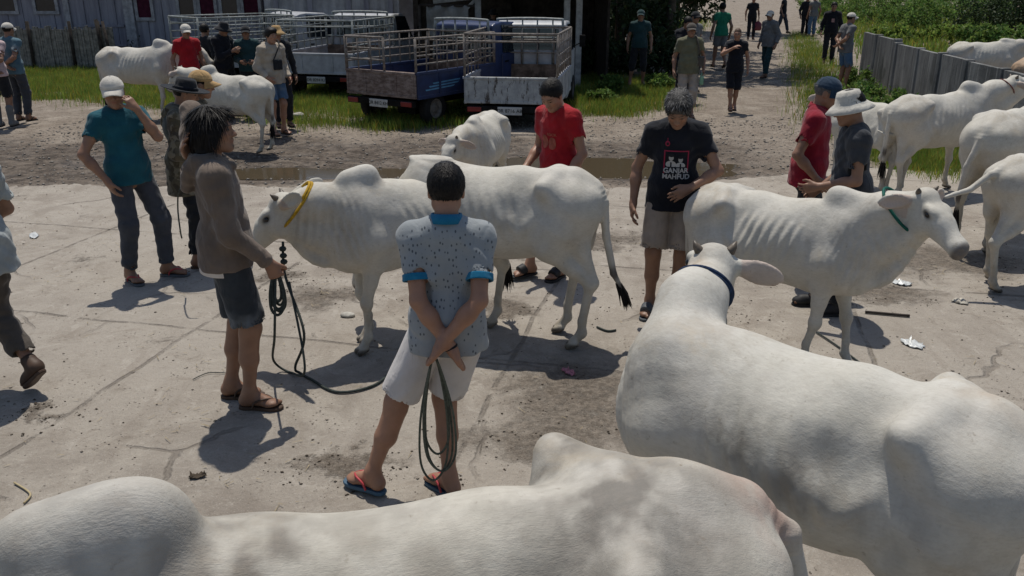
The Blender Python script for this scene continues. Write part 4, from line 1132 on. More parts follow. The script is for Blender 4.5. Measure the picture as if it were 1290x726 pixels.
# left house, long plank wall with boarded windows, seen only up to 1.8 m
YB = 26.5
hs = empty('house', (gx(120, YB), YB, 0)); tag(hs, 'grey plank house with white framed windows behind the bamboo fence', 'house')
def hx(px): return gx(px, YB) - hs.location.x
m = MB()
xs = hx(-90); xe = hx(335); n = 44
for i in range(n):
    a = xs + (xe - xs) * i / n; b = xs + (xe - xs) * (i + 1) / n; m.box(a + .004, 0 + (.02 if i % 2 else 0), -.2, b - .004, .06, 3.0)
m.build('wall', PLANK, hs)
m = MB(); m.box(xs - .3, -1.0, 2.95, xe + .3, 5.2, 3.02); rf = m.build('roof', RUSTR, hs); m = MB(); m.box(xs, 5.0, -.2, xe, 5.1, 3.0); m.box(xs - .1, .1, -.2, xs, 5, 3); m.box(xe, .1, -.2, xe + .1, 5, 3); m.build('rear_wall', PLANK, hs)
for a, b, mt in ((6, 28, GLASSD), (54, 78, GLASSD), (180, 196, REDC), (232, 250, GLASSD), (258, 275, REDC), (285, 304, GLASSD), (312, 330, REDC)):
    x0, x1 = hx(a), hx(b); m = MB()
    zb = 1.50 if a < 100 else 1.32
    for u0, v0, u1, v1 in ((x0 - .09, zb - .09, x1 + .09, zb), (x0 - .09, 2.4, x1 + .09, 2.49), (x0 - .09, zb, x0, 2.4), (x1, zb, x1 + .09, 2.4)): m.box(u0, -.05, v0, u1, .0, v1)
    w = m.build('window', FRAMEW, hs); m = MB(); m.box(x0, -.02, zb, x1, -.004, 2.4); m.build('pane', mt, w)
m = MB(); m.box(hx(88), -.06, -.2, hx(95), .0, 3.0); m.build('corner_board', FRAMEW, hs); m = MB(); m.box(hx(163), -.10, -.2, hx(175), .0, 3.0); m.build('corner_board', FRAMEW, hs)
m = MB(); m.box(hx(100), -.04, 1.05, hx(160), -.01, 1.12); m.box(hx(100), -.04, .5, hx(160), -.01, .56); m.box(hx(128), -.04, 0, hx(132), -.012, 2.2); m.build('door', PLANK, hs)
# middle shed wall, vertical white sheets
YC = 24.5
sh = empty('store_shed', (gx(430, YC), YC, 0)); tag(sh, 'low pale sheet metal store behind the white pickup trucks', 'shed')
m = MB(); x0, x1 = gx(338, YC) - sh.location.x, gx(505, YC) - sh.location.x
corr(m, (x0, 0), (x1, 0), -.2, 2.7, .22, .02); m.build('wall', WHITEW, sh)
m = MB()
for px in (350, 392, 440, 462, 492): x = gx(px, YC) - sh.location.x; m.box(x, -.07, -.2, x + .13, -.03, 2.7)
m.build('batten', PLANK, sh)
m = MB(); m.box(x0 - .2, -.9, 2.7, x1 + .2, 4, 2.76); m.build('roof', RUSTR, sh); m = MB(); m.box(x0, 3.8, -.2, x1, 3.9, 2.7); m.build('rear_wall', WHITEW, sh)
# open shed with posts and an inside coloured dark to stand for its shade
YD = 20.5
od = empty('open_shed', (gx(650, YD), YD, 0)); tag(od, 'open timber shed with grey posts and a dark inside behind the grey truck', 'shed')
ox = lambda px, Y=YD: gx(px, Y) - od.location.x
for px in (603, 713, 728):
    m = MB(); m.box(ox(px) - .07, -.07, -.2, ox(px) + .07, .07, 2.6, ch=.01); m.build('post', POST, od, False)
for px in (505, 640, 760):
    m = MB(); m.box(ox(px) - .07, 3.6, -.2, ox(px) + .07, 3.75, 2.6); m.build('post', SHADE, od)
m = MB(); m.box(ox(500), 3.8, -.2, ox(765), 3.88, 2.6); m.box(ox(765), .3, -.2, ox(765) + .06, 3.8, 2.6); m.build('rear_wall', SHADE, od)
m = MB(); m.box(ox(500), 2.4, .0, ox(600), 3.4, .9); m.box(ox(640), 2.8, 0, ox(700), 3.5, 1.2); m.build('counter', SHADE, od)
m = MB(); M_ = Matrix.Rotation(R(4), 4, 'X'); m.box(ox(495), -1.1, 2.6, ox(790), 4.4, 2.66, M_); m.build('roof', RUSTR, od)
m = MB(); m.bar((ox(560), .02, 1.25), (ox(600), .02, 1.95), .07); m.bar((ox(548), .0, 1.9), (ox(600), .0, 2.0), .08); m.build('brace', POST, od)
sg = empty('folded_tarpaulin', (gx(565, 19.6), 19.6, 0)); tag(sg, 'crumpled grey tarpaulin hanging over a rail left of the shed post', 'tarpaulin')
m = MB(); r = random.Random(5); vs = []; fs = []
for i in range(15):
    for j in range(7): vs.append((-.45 + i * .065, .05 * math.sin(i * 1.3) + .03 * math.sin(j * 2 + i), 1.85 - .10 * j - .10 * abs(math.sin(i * .45)) * j / 3))
for i in range(14):
    for j in range(6): k = i * 7 + j; fs.append((k, k + 1, k + 8, k + 7))
m.add(vs, fs); o = m.build('sheet', m_plain('tarp', (.22, .21, .19), .6, .3, .3, 5, .01), sg, True); md = o.modifiers.new('t', 'SOLIDIFY'); md.thickness = .01
m = MB(); m.tube([(-.6, 0, 1.86), (.6, 0, 1.84)], .025); m.tube([(-.6, 0, -.1), (-.6, 0, 1.86)], .03); m.build('rail', SHADE, sg)
# bamboo fence
BAMB = m_plain('old_bamboo', (.24, .225, .20), .85, .2, .45, 9, .006)
YF = 24.6
fe = empty('bamboo_fence', (gx(60, YF), YF, 0)); tag(fe, 'weathered grey split bamboo fence at the left edge behind the grass', 'fence')
m = MB(); r = random.Random(9); x = gx(-60, YF) - fe.location.x
while x < gx(143, YF) - fe.location.x:
    w = r.uniform(.05, .085); m.box(x, r.uniform(-.015, .015), -.1, x + w - .008, .03, 1.12 + r.uniform(-.05, .06)); x += w
m.build('slats', BAMB, fe)
for px in (-20, 40, 92, 128):
    m = MB(); xx = gx(px, YF) - fe.location.x; m.tube([(xx, -.05, -.1), (xx + .02, -.05, 1.3)], .045); m.build('post', SHADE, fe, True)
m = MB(); m.tube([(gx(132, YF) - fe.location.x, -.12, 0), (gx(128, YF) - fe.location.x, -.10, 1.35)], .05); m.tube([(gx(145, YF) - fe.location.x, -.3, 0), (gx(136, YF) - fe.location.x, -.1, 1.3)], .04); m.build('prop', SHADE, fe, True)

# grey panel wall along the path
def panel_mat():
    t = NT('stained_concrete_panel', .9, .15)
    n = t.noise(2.2, 6, .7, stretch=(1, 1, .3)); s = t.noise(7, 5, .7, stretch=(1.5, 1.5, .09))
    c = t.mix(t.ramp(n, .35, .7), (.095, .095, .093), (.22, .22, .215)); c = t.mix(t.math('MULTIPLY', t.ramp(s, .5, .66), .6), c, (.33, .325, .31)); c = t.mix(t.math('MULTIPLY', t.ramp(t.noise(1.3, 4), .55, .7), .5), c, (.04, .045, .035))
    t.base(c); t.bump(t.noise(18, 5, .7), .5, .012); return t.m
PAN = panel_mat()
wl = empty('panel_wall', (8.3, 19.6, 0)); tag(wl, 'dark stained concrete panel wall running along the right side of the path', 'wall')
seg = [((8.75, 21.25), (9.0, 22.7), 1.12), ((8.52, 19.65), (8.73, 21.2), 1.12), ((8.50, 19.55), (8.36, 18.2), 1.05), ((8.36, 18.15), (8.20, 16.9), 1.04), ((8.20, 16.85), (8.05, 15.6), 1.05), ((8.05, 15.55), (7.92, 14.2), 1.03), ((7.92, 14.15), (7.80, 12.9), 1.02)]
for a, b, hh in seg:
    a = Vector(a) - Vector((8.3, 19.6)); b = Vector(b) - Vector((8.3, 19.6)); m = MB(); m.bar((a.x, a.y, hh / 2 - .1), (b.x, b.y, hh / 2 - .1), .09, hh + .2); m.build('panel', PAN, wl)
    m = MB(); m.box(a.x - .08, a.y - .06, -.2, a.x + .08, a.y + .06, hh + .03, ch=.01); m.build('post', PAN, wl)

# ============================================================ TRUCKS
PW = m_plain('grey_white_truck_paint', (.38, .39, .41), .45, .4, .25, 5, .001)
PB = m_plain('dark_blue_truck_paint', (.020, .035, .10), .35, .5, .3, 6, .001)
RUST = m_plain('rusted_bed_steel', (.17, .125, .095), .8, .2, .55, 8, .006)
CAGE = m_plain('weathered_cage_steel', (.22, .19, .165), .6, .3, .5, 14, .003)
CAGEG = m_plain('dull_galvanised_rail', (.26, .28, .27), .5, .4, .4, 14, .003)
TYRE = m_plain('tyre_rubber', (.018, .018, .018), .85, .2, .3, 20, .004)
RIM = m_plain('dirty_rim', (.16, .145, .13), .6, .4, .4, 16)
UNDER = m_plain('dark_chassis', (.015, .014, .013), .85, .1, .4, 10)
GLS = m_plain('cab_glass', (.015, .02, .025), .08, .6, .1)
LAMPR = m_plain('red_tail_lamp', (.20, .012, .012), .3, .5, .2)
PLATE = m_plain('plate_white', (.50, .50, .48), .5, .3, .2, 10)
INK = m_plain('black_lettering', (.02, .02, .02), .6, .2, .1)
def text_mesh(name, s, size, M, mat, parent, depth=.002, width=None):
    c = bpy.data.curves.new(name, 'FONT'); c.body = s; c.size = size; c.extrude = depth; c.align_x = 'CENTER'; c.align_y = 'CENTER'
    o = bpy.data.objects.new(name, c); COL.objects.link(o); dg = bpy.context.evaluated_depsgraph_get(); me = bpy.data.meshes.new_from_object(o.evaluated_get(dg)); bpy.data.objects.remove(o)
    me.transform(M); me.materials.clear(); return link(name, me, mat, parent, False)

def truck(label, loc, yaw, paint, bed, cage, bw=1.58, bl=2.35, fz=.54, bh=.41, ch=1.0, stripes=False, plate='DK 8294 KI', tex=None, cages='full'):
    rt = empty('pickup_truck', loc, yaw); tag(rt, label, 'truck', 'pickup trucks with cattle cages parked on the grass')
    w = bw / 2; zt = fz + bh
    m = MB(); m.box(-w, 0.03, fz, w, bl, fz + .05); m.box(-w, bl - .04, fz, w, bl, zt + .02); b = m.build('bed_floor', RUST, rt)
    for s in (-1, 1):
        m = MB(); m.box(s * w - .02, .03, fz, s * w + .02, bl, zt, ch=.006); m.box(s * w - .035, .0, zt - .03, s * w + .035, bl, zt + .015, ch=.005); m.box(s * w - .028, .04, fz - .03, s * w + .028, bl, fz + .03, ch=.005)
        for y in (.6, 1.2, 1.8): m.box(s * w - .03, y, fz, s * w + .03, y + .05, zt - .03)
        m.build('bed_side', bed if bed != RUST else paint, rt)
    m = MB(); m.box(-w, -.025, fz, w, .025, zt, ch=.008); m.box(-w, -.04, zt - .03, w, .035, zt + .012, ch=.006); m.box(-w, -.035, fz - .01, w, .03, fz + .04, ch=.006)
    for x in (-w + .02, -.35, .35, w - .06): m.box(x, -.038, fz + .04, x + .04, -.02, zt - .03)
    tg = m.build('tailgate', tex or bed, rt)
    m = MB(); m.box(-w * .96, -.06, fz - .16, w * .96, .04, fz - .05, ch=.01); m.build('rear_bumper', UNDER if bed != RUST else RUST, rt)
    for s in (-1, 1):
        m = MB(); m.box(s * w * .78 - .12, -.075, fz - .145, s * w * .78 + .12, -.055, fz - .065, ch=.006); m.build('tail_lamp', LAMPR, rt)
    m = MB(); m.box(-.21, -.085, fz - .19, .21, -.07, fz - .055, ch=.004); pl = m.build('number_plate', PLATE, rt)
    text_mesh('plate_text', plate, .085, Matrix.Translation((0, -.0885, fz - .122)) @ Matrix.Rotation(R(90), 4, 'X'), INK, pl, .001)
    m = MB(); m.box(-.38, .1, .30, -.28, bl + 1.5, fz - .05); m.box(.28, .1, .30, .38, bl + 1.5, fz - .05); m.box(-w * .85, .9, .22, w * .85, .98, .34); m.box(-.12, .8, .15, .12, 1.06, .42); m.box(.1, .3, .2, .5, .7, .42); m.build('chassis', UNDER, rt)
    cy0 = bl + .06; cl = 1.35; cw = w * .94; rz = 1.66
    # cab, shaped section along x
    prof = [(cy0, fz - .22), (cy0, 1.08), (cy0 + .05, 1.60), (cy0 + .16, rz - .02), (cy0 + .35, rz), (cy0 + .85, rz - .02), (cy0 + .98, rz - .10), (cy0 + cl, 1.08), (cy0 + cl + .10, .95), (cy0 + cl + .12, .42), (cy0 + cl - .2, .36)]
    m = MB(); vs = []
    for x, sc_ in ((-cw, 1), (cw, 1)):
        for y, z in prof: vs.append((x * (1 if z < 1.1 else 1 - .10 * (z - 1.1) / .6), y, z))
    n = len(prof); fs = [tuple(range(n)), tuple(range(2 * n - 1, n - 1, -1))] + [(i, n + i, n + (i + 1) % n, (i + 1) % n) for i in range(n)]
    m.add(vs, fs); cab = m.build('cab', paint, rt); bv = cab.modifiers.new('b', 'BEVEL'); bv.width = .035; bv.segments = 3; bv.limit_method = 'ANGLE'
    m = MB(); k = cw * .92; m.add([(-k * .86, cy0 + .008, 1.14), (k * .86, cy0 + .008, 1.14), (k * .80, cy0 + .040, 1.52), (-k * .80, cy0 + .040, 1.52), (-k * .86, cy0 + .03, 1.14), (k * .86, cy0 + .03, 1.14), (k * .80, cy0 + .06, 1.52), (-k * .80, cy0 + .06, 1.52)], [(0, 1, 2, 3), (7, 6, 5, 4), (0, 4, 5, 1), (1, 5, 6, 2), (2, 6, 7, 3), (3, 7, 4, 0)]); m.xf(Matrix.Translation((0, -.022, 0))); m.build('rear_window', GLS, rt)
    for s in (-1, 1):
        x0 = s * (cw + .004); x1 = s * (cw * .935)
        m = MB(); m.add([(x0, cy0 + .30, 1.10), (x0, cy0 + cl - .10, 1.10), (x1, cy0 + .92, 1.58), (x1, cy0 + .32, 1.60)], [(0, 1, 2, 3)]); o = m.build('side_window', GLS, rt); sd_ = o.modifiers.new('s', 'SOLIDIFY'); sd_.thickness = .012; sd_.offset = 0
        m = MB(); m.box(s * cw - .004, cy0 + .26, .46, s * cw + .010 * s + .004, cy0 + cl - .08, 1.08, ch=.006); d = m.build('door', paint, rt); m = MB(); m.box(s * (cw + .012) - .012, cy0 + .34, .92, s * (cw + .012) + .012, cy0 + .46, .95); m.build('handle', UNDER, d)
        m = MB(); m.box(s * (cw + .16) - .06, cy0 + cl - .02, 1.10, s * (cw + .16) + .06, cy0 + cl + .02, 1.34, ch=.01); m.bar((s * cw, cy0 + cl, 1.12), (s * (cw + .16), cy0 + cl, 1.2), .02); m.build('mirror', UNDER, rt)
        for yy in (.55, cy0 + cl - .38):
            M = Matrix.Translation((s * (w - .10), yy, .29)) @ Matrix.Rotation(R(90), 4, 'Y')
            m = MB(); m.lathe([(.17, -.085), (.26, -.09), (.285, -.07), (.29, -.03), (.29, .03), (.285, .07), (.26, .09), (.17, .085)], 30, M=M); ty = m.build('tyre', TYRE, None, True)
            wh = empty('wheel'); wh.parent = rt; ty.parent = wh
            m = MB(); m.lathe([(0, .055), (.05, .065), (.075, .04), (.13, .03), (.15, .07), (.175, .08), (.175, -.08), (.15, -.07), (.1, -.03), (0, -.055)], 24, M=M)
            for q in range(8): a = q * math.pi / 4; m.tube([M @ Vector((.11 * math.cos(a), .11 * math.sin(a), .045)), M @ Vector((.11 * math.cos(a), .11 * math.sin(a), .025))], .018, 6)
            m.build('rim', RIM, wh, True)
    # cage
    zc = zt + .60 * ch
    def side(name, p0, p1, nb, rows, gate=False):
        m = MB(); p0 = Vector(p0); p1 = Vector(p1)
        m.tube([p0, p0 + Vector((0, 0, zc - zt))], .022, 7); m.tube([p1, p1 + Vector((0, 0, zc - zt))], .022, 7)
        for i in range(rows): z = (zc - zt) * (i + 1) / rows; m.tube([p0 + Vector((0, 0, z)), p1 + Vector((0, 0, z))], .019 if i == rows - 1 else .015, 7)
        for i in range(1, nb): q = p0.lerp(p1, i / nb); m.tube([q, q + Vector((0, 0, zc - zt))], .012, 6)
        return m.build(name, cage, rt, True)
    side('cage_side', (-w, .02, zt), (-w, bl, zt), 8, 4); side('cage_side', (w, .02, zt), (w, bl, zt), 8, 4)
    side('cage_front', (-w, bl - .02, zt), (w, bl - .02, zt), 5, 3)
    m = MB(); hw = w * .80
    m.tube(bez([(-hw - .05, bl + .02, zt), (-hw, bl + .03, 1.60), (-hw + .12, bl + .03, 1.70), (hw - .12, bl + .03, 1.70), (hw, bl + .03, 1.60), (hw + .05, bl + .02, zt)], 4), .026, 7)
    for x in (-.4, -.13, .13, .4): m.tube([(x * 1.1, bl + .03, zt), (x * 1.1, bl + .03, 1.69)], .016, 6)
    m.tube([(-hw, bl + .03, 1.36), (hw, bl + .03, 1.36)], .018, 6); m.build('headboard_frame', CAGEG, rt, True)
    if cages == 'full': m = MB(); m.tube([(-w, .02, zc), (w, .02, zc)], .022, 7); m.tube([(-w, .02, zc - .12), (w, .02, zc - .12)], .015, 7); m.build('cage_bar', cage, rt, True)
    if cages == 'gate': side('cage_gate', (-w, .0, zt), (.1, .0, zt), 3, 3)
    if stripes:
        for s in (-1, 1):
            m = MB()
            for i in range(3): m.add([(s * (w + .024), .25 + i * .10, fz + .10 + .05 * i), (s * (w + .024), 1.0 + i * .13, fz + .12 + .05 * i), (s * (w + .024), 1.05 + i * .13, fz + .145 + .05 * i), (s * (w + .024), .22 + i * .1, fz + .125 + .05 * i)], [(0, 1, 2, 3)])
            m.build('stripe', m_plain('light_blue_stripe', (.12, .32, .50), .4, .4, .3), rt)
    return rt
TG4 = NT('scratched_grey_tailgate', .6, .35)
_c = TG4.mix(TG4.ramp(TG4.noise(6, 6, .75), .4, .62), (.30, .31, .31), (.42, .43, .42)); _c = TG4.mix(TG4.math('MULTIPLY', TG4.ramp(TG4.noise(9, 5, .75, stretch=(1.6, 1, .35)), .55, .62), .9), _c, (.05, .035, .025)); TG4.base(_c); TG4.bump(TG4.noise(20, 4), .4, .005); TG4 = TG4.m
TG3 = NT('brown_board_tailgate', .8, .2)
TG3.base(TG3.mix(TG3.ramp(TG3.noise(7, 6, .7, stretch=(1, 1, 2.5)), .35, .7), (.12, .085, .07), (.30, .24, .21))); TG3.bump(TG3.noise(20, 4), .5, .008); TG3 = TG3.m
p = at(643, 160); truck('grey-white pickup truck with a scratched tailgate and tall cattle cage, in the centre', (p.x, p.y, -.03), R(-9), PW, PW, CAGE, tex=TG4, plate='DR 8716 AB', fz=.43, bh=.42, ch=1.18)
p = at(482, 156); truck('dark blue pickup truck with a brown rusty tailgate and open cattle cage', (p.x, p.y, -.03), R(-34), PB, PB, CAGE, tex=TG3, stripes=True, plate='DR 8412 KH', cages='gate', bl=2.3, fz=.52, ch=.93)
p = at(402, 124); truck('white pickup truck with a clean tailgate, its cage half hidden by the blue truck', (p.x, p.y, -.03), R(-14), PW, PW, CAGEG, plate='DR 8294 KI', bw=1.7, ch=1.1)
p = at(240, 112); truck('white pickup truck at the far left, its railed cage behind the men in black', (p.x, p.y, -.03), R(-48), PW, PW, CAGEG, plate='DR 8530 KZ', bw=1.6, ch=1.1)
# ============================================================ THE HERD
ROPEB = m_plain('navy_rope', (.012, .03, .075), .8, .2, .4, 60, .004)
ROPEG = m_plain('green_webbing', (.01, .10, .075), .7, .2, .3, 30, .002)
ROPEY = m_plain('yellow_rope', (.45, .27, .02), .7, .2, .3, 40, .003)
ROPED = m_plain('grey_green_rope', (.045, .055, .05), .8, .2, .4, 60, .003)
ROPER = m_plain('thin_red_cord', (.18, .06, .05), .7, .2, .3, 40)
ROPEO = m_plain('orange_rope', (.40, .13, .03), .7, .2, .3, 40)
def herd(label, yaw, s, front=None, hind=None, xy=None, **k):
    d = Vector((math.cos(R(yaw)), math.sin(R(yaw))))
    if front: p = at(*front); xy = (p.x - d.x * .42 * s, p.y - d.y * .42 * s)
    if hind: p = at(*hind); xy = (p.x + d.x * .55 * s, p.y + d.y * .55 * s)
    return build_cow(label, xy, R(yaw), s, **k)
# foreground, nearest: seen from above, facing left
cA, iA = herd('large grey-white cow in the foreground seen from above, its hump at the bottom left', 195.5, 1.205, xy=(-.265, 1.42), vox=.008, poll=(1.06, .04, .93), hdir=(.7, .1, -.7), hump=1.0, thin=1.0, dark=.45, dirty=.6, tint=(.57, .54, .475), body_extra=[ell((.25, 0, 1.07), (.14, .07, .07), k=.08)],
     tail=[(-.67, 0, 1.07), (-.76, .01, 1.00), (-.81, .02, .84), (-.82, .03, .60), (-.81, .04, .45)], stains=[(.22, .05, 1.10, .13, (.15, .135, .12), 1.0), (-.05, .05, 1.10, .16, (.27, .25, .22), .4), (-.36, -.18, 1.12, .07, (.13, .12, .105), 1.0), (-.42, .05, 1.12, .16, (.18, .165, .145), .8), (-.25, .25, 1.0, .12, (.13, .115, .10), 1.0), (-.68, .0, 1.05, .09, (.40, .24, .19), .7), (.42, .02, 1.24, .13, (.36, .34, .31), .5), (.62, .02, 1.10, .12, (.30, .27, .23), .6), (.05, .2, .95, .2, (.30, .26, .20), .5)], bony=1.1, hookup=.035)
# foreground right
cB, iB = herd('big white cow on the right foreground, seen from behind with a blue neck rope', 139, 1.06, xy=(.98, 2.60), vox=.008, wz=-.05, poll=(.56, -.42, 1.24), hdir=(.62, -.81, -.38), hump=0, thin=1.2, dark=.05, dirty=.35, tint=(.585, .565, .51), horn=.025, ear=(.12, .25), earL=(1.1, .5), belly=1.17, nw=.94, earlen=.9, hookup=.01, stains=[(.08, .24, .92, .12, (.24, .22, .19), .6), (-.12, .26, .86, .12, (.25, .23, .20), .6), (-.40, .20, .85, .15, (.36, .34, .31), .5), (-.66, .0, 1.0, .12, (.42, .31, .24), .6), (.35, .1, 1.0, .16, (.40, .38, .35), .5), (-.5, 0, 1.13, .07, (.40, .32, .24), .6), (.60, -.30, 1.24, .07, (.35, .24, .14), .6)],
     tail=[(-.655, 0, 1.05), (-.73, 0, .97), (-.755, -.02, .80), (-.74, -.03, .55), (-.73, -.03, .42)])
neck_ring(cB, iB, .72, .105, .0095, ROPEB, tilt=.1)
# centre left cow with the yellow collar
cC, iC = herd('white humped cow with a yellow neck rope, held by the man in the brown hoodie', 212, .98, front=(463, 438), vox=.0095, poll=(.90, -.08, 1.10), hdir=(.60, -.45, -.78), hump=1.0, horn=.03, ear=(.25, 1.5), earlen=1.25, fold=1.7, legs=dict(FL=(.46, .09, .1), FR=(.37, -.10, 0)), dark=.1, dirty=1.1)
neck_ring(cC, iC, .84, .112, .010, ROPEY, tilt=.7, squash=1.55)
cD, iD = herd('white cow behind the patterned grey shirt, its head lowered and tail swung out', 166, 1.05, hind=(722, 430), vox=.0095, wz=-.05, poll=(.90, .02, .68), hdir=(.22, .1, -.95), hump=.25, legs=dict(HL=(-.60, .12, 0), HR=(-.46, -.13, .05)), dirty=1.0,
     tail=[(-.655, 0, 1.05), (-.72, 0, .96), (-.745, .0, .75), (-.80, .0, .50), (-.86, .0, .40)], bony=1.1, belly=1.05, tufts=(.03, .12))
neck_ring(cD, iD, .86, .12, .010, ROPEO, tilt=.3)
cE, iE = herd('white cow with a green neck strap walking right, ribs showing', -43, .94, front=(1040, 467), vox=.0095, poll=(.87, .0, 1.30), hdir=(.76, -.36, -.50), fold=1.6, hump=.95, horn=.022, ear=(.1, .45), dark=.1, legs=dict(FL=(.50, .12, 0), FR=(.32, -.12, -.15), HL=(-.50, .12, 0), HR=(-.30, -.12, 0)), bony=1.12, dew=1.5, belly=1.0)
neck_ring(cE, iE, .70, .125, .0095, ROPEG, tilt=.1, squash=1.35, extra_knot=False)
cF, iF = herd('white cow facing the camera between the blue truck and the red shirt', 258, .87, front=(598, 276), vox=.013, poll=(.93, -.10, 1.05), hdir=(.62, -.22, -.75), ear=(.3, .1), horn=.02, hump=.6)
cG, iG = herd('small white cow behind the white bucket hat, tail lifted to its side', 112, .88, hind=(1122, 246), vox=.013, poll=(.95, 0, 1.15), dark=.4, tail=[(-.655, 0, 1.04), (-.72, .06, .96), (-.70, .22, .85), (-.62, .32, .84), (-.52, .36, .88)], tuft=False)
cH, iH = herd('white humped cow along the panel wall with its head raised to the right', 22, 1.0, front=(1200, 241), vox=.013, poll=(.96, -.10, 1.28), hdir=(.92, -.30, -.12), ear=(.0, -.2), horn=.02, hump=1.0)
neck_ring(cH, iH, .84, .10, .006, ROPER, extra_knot=False)
cI, iI = herd('white cow at the right edge seen from behind, its long tail ending black', 38, 1.10, hind=(1222, 318), vox=.013, tail=[(-.655, 0, 1.05), (-.72, .0, .98), (-.76, .06, .75), (-.77, .08, .50), (-.76, .08, .36)], tufts=(.03, .20), dirty=1.3)
cJ, iJ = herd('thin young cow at the right edge swinging its tail to the left', 15, .93, hind=(1246, 362), vox=.012, tail=[(-.655, 0, 1.06), (-.76, 0, 1.03), (-.92, .03, .90), (-1.05, .06, .86), (-1.12, .07, .84)], tufts=(.03, .10), bony=1.4, thin=1.3, legs=dict(HL=(-.45, .13, 0), HR=(-.64, -.13, 0)), dirty=1.4, tuft=False)
cK, iK = herd('white cow on the far left, standing half behind the man in the red shirt', -4, 1.06, front=(216, 148), vox=.017, hump=1.1, legs=dict(FL=(.56, .12, 0), FR=(.34, -.1, 0)), bony=1.3, tufts=(.03, .3))
cL, iL = herd('white cow seen from behind, beside the black brimmed hat', 158, .93, hind=(336, 192), vox=.015, hump=1.1, bony=1.2)
cM, iM = herd('white cow standing beyond the panel wall at the top right', -2, 1.0, xy=(9.75, 18.3), vox=.018, poll=(.9, 0, 1.15), hump=.6)
cN, iN = herd('light brown cow beyond the end of the panel wall', 12, 1.0, xy=(9.15, 14.9), vox=.018, poll=(.95, .1, 1.1), tint=(.45, .30, .19))
# ============================================================ THE PEOPLE
G_ = 'people standing about at the cattle market'
def polo_pattern(t, c):
    P = t.co(); v = t.n('ShaderNodeTexVoronoi'); v.inputs['Scale'].default_value = 50; v.inputs['Randomness'].default_value = .6; t.l(t.map(P, (1, .15, .62)), v.inputs['Vector'])
    m = t.math('MULTIPLY', t.ramp(v.outputs['Distance'], .24, .16), 1.0)
    return t.mix(t.math('MULTIPLY', m, .8), c, (.035, .045, .06))
def camo(t, c):
    n = t.noise(14, 2, .5, dist=.6); n2 = t.noise(11, 2, .5, stretch=(1.3, .8, 1), dist=.4)
    c = t.mix(t.ramp(n, .48, .52), c, (.06, .05, .035)); return t.mix(t.ramp(n2, .55, .58), c, (.16, .14, .10))
def faded(t, c):
    return t.mix(t.math('MULTIPLY', t.ramp(t.noise(4.5, 3, .5), .52, .72), .75), c, (.16, .18, .20))
C = dict(teal=m_cloth('teal_cotton', (.012, .085, .115)), greyt=m_cloth('dark_grey_twill', (.055, .06, .072)), brownh=m_cloth('brown_fleece', (.155, .120, .095), fold=1.2), denimb=m_cloth('faded_black_denim', (.035, .04, .045), faded, .3),
         polo=m_cloth('patterned_grey_pique', (.275, .295, .305), polo_pattern, .1, .8), poloblue=m_cloth('bright_blue_rib', (.012, .15, .27), None, .1), whites=m_cloth('white_cotton', (.56, .53, .51), None, .12),
         black=m_cloth('black_cotton', (.011, .012, .017)), beige=m_cloth('beige_cotton', (.33, .28, .235)), red=m_cloth('red_cotton', (.33, .012, .018)), maroon=m_cloth('dark_red_pique', (.24, .012, .026)),
         paleb=m_cloth('pale_grey_blue_cotton', (.33, .36, .36)), brownt=m_cloth('brown_trouser_cloth', (.085, .072, .060)), pink=m_cloth('pale_pink_cotton', (.50, .38, .38)), dark=m_cloth('dark_cloth', (.018, .019, .022)),
         denim=m_cloth('blue_denim', (.07, .13, .22), faded), denims=m_cloth('blue_grey_denim_shirt', (.09, .16, .20), faded), cream=m_cloth('cream_fleece', (.40, .34, .27)), khaki=m_cloth('khaki_green_cotton', (.14, .135, .085)),
         camo=m_cloth('brown_camouflage', (.10, .085, .055), camo), green=m_cloth('green_cotton', (.02, .18, .10)), greyc=m_cloth('mid_grey_cotton', (.15, .15, .15)), tan=m_cloth('tan_cap_cloth', (.42, .27, .12)),
         cap=m_cloth('off_white_cap_cloth', (.55, .52, .46)), navy=m_cloth('navy_cap_cloth', (.02, .04, .07)), charc=m_cloth('charcoal_cotton', (.045, .048, .055)), dteal=m_cloth('dark_teal_cloth', (.02, .05, .055)))
SR = m_plain('red_rubber_strap', (.42, .05, .06), .5, .3, .2); SBL = m_plain('blue_rubber_sole', (.05, .10, .15), .6, .3, .3); SG = m_plain('grey_rubber', (.09, .10, .11), .6, .3, .3); SBR = m_plain('brown_leather', (.075, .045, .03), .6, .3, .4)
def per(label, foot, face, **k):
    p = at(*foot); k.setdefault('group', G_); return person(label, (p.x, p.y), face, **k)

# 1 young man in patterned polo, seen from behind
r1, i1 = per('young man from behind in a patterned grey polo, white shorts, hands clasped behind his back', (582, 616), 92, h=1.665, tone='tan', lean=(1, 1), head=(-4, 12, 0), fL=(-.45, -.03, 58), fR=(-.06, -.05, 40), hip=(-.05, 0), drop=.035,
     wL=(-.03, -.165, .86), wR=(-.07, -.19, .89), eL=(-1, -.5, 0), eR=(1, -.5, 0), hL=((.45, -.1, -.9), (0, 1, -.1), (-.2, -.4, .5)), hR=((-.55, .0, -.85), (0, 1, 0), (.3, -.4, .5)), curl=(.55, .5),
     topm=C['polo'], sleeve=.68, loose=.85, hem=.80, collar=C['poloblue'], cuffs=C['poloblue'], bottom='shorts', botm=C['whites'], leg=.44, legloose=2.0, shoes='flipflop', shoem=SBL, strapm=SR, hair='short', vox=.0062, eyes=True, top='polo_shirt', wide=.94, group='people around the white cows in front')
m = MB(); w = Vector(i1['HK'][-1]['w']); hd = Vector(i1['HK'][-1]['hd']); M = Matrix.Translation(w + hd * .0) @ hd.to_track_quat('Z', 'Y').to_matrix().to_4x4(); m.lathe([(.030, -.006), (.034, 0), (.030, .006)], 20, M=M); m.build('bracelet', C['dark'], r1, True)
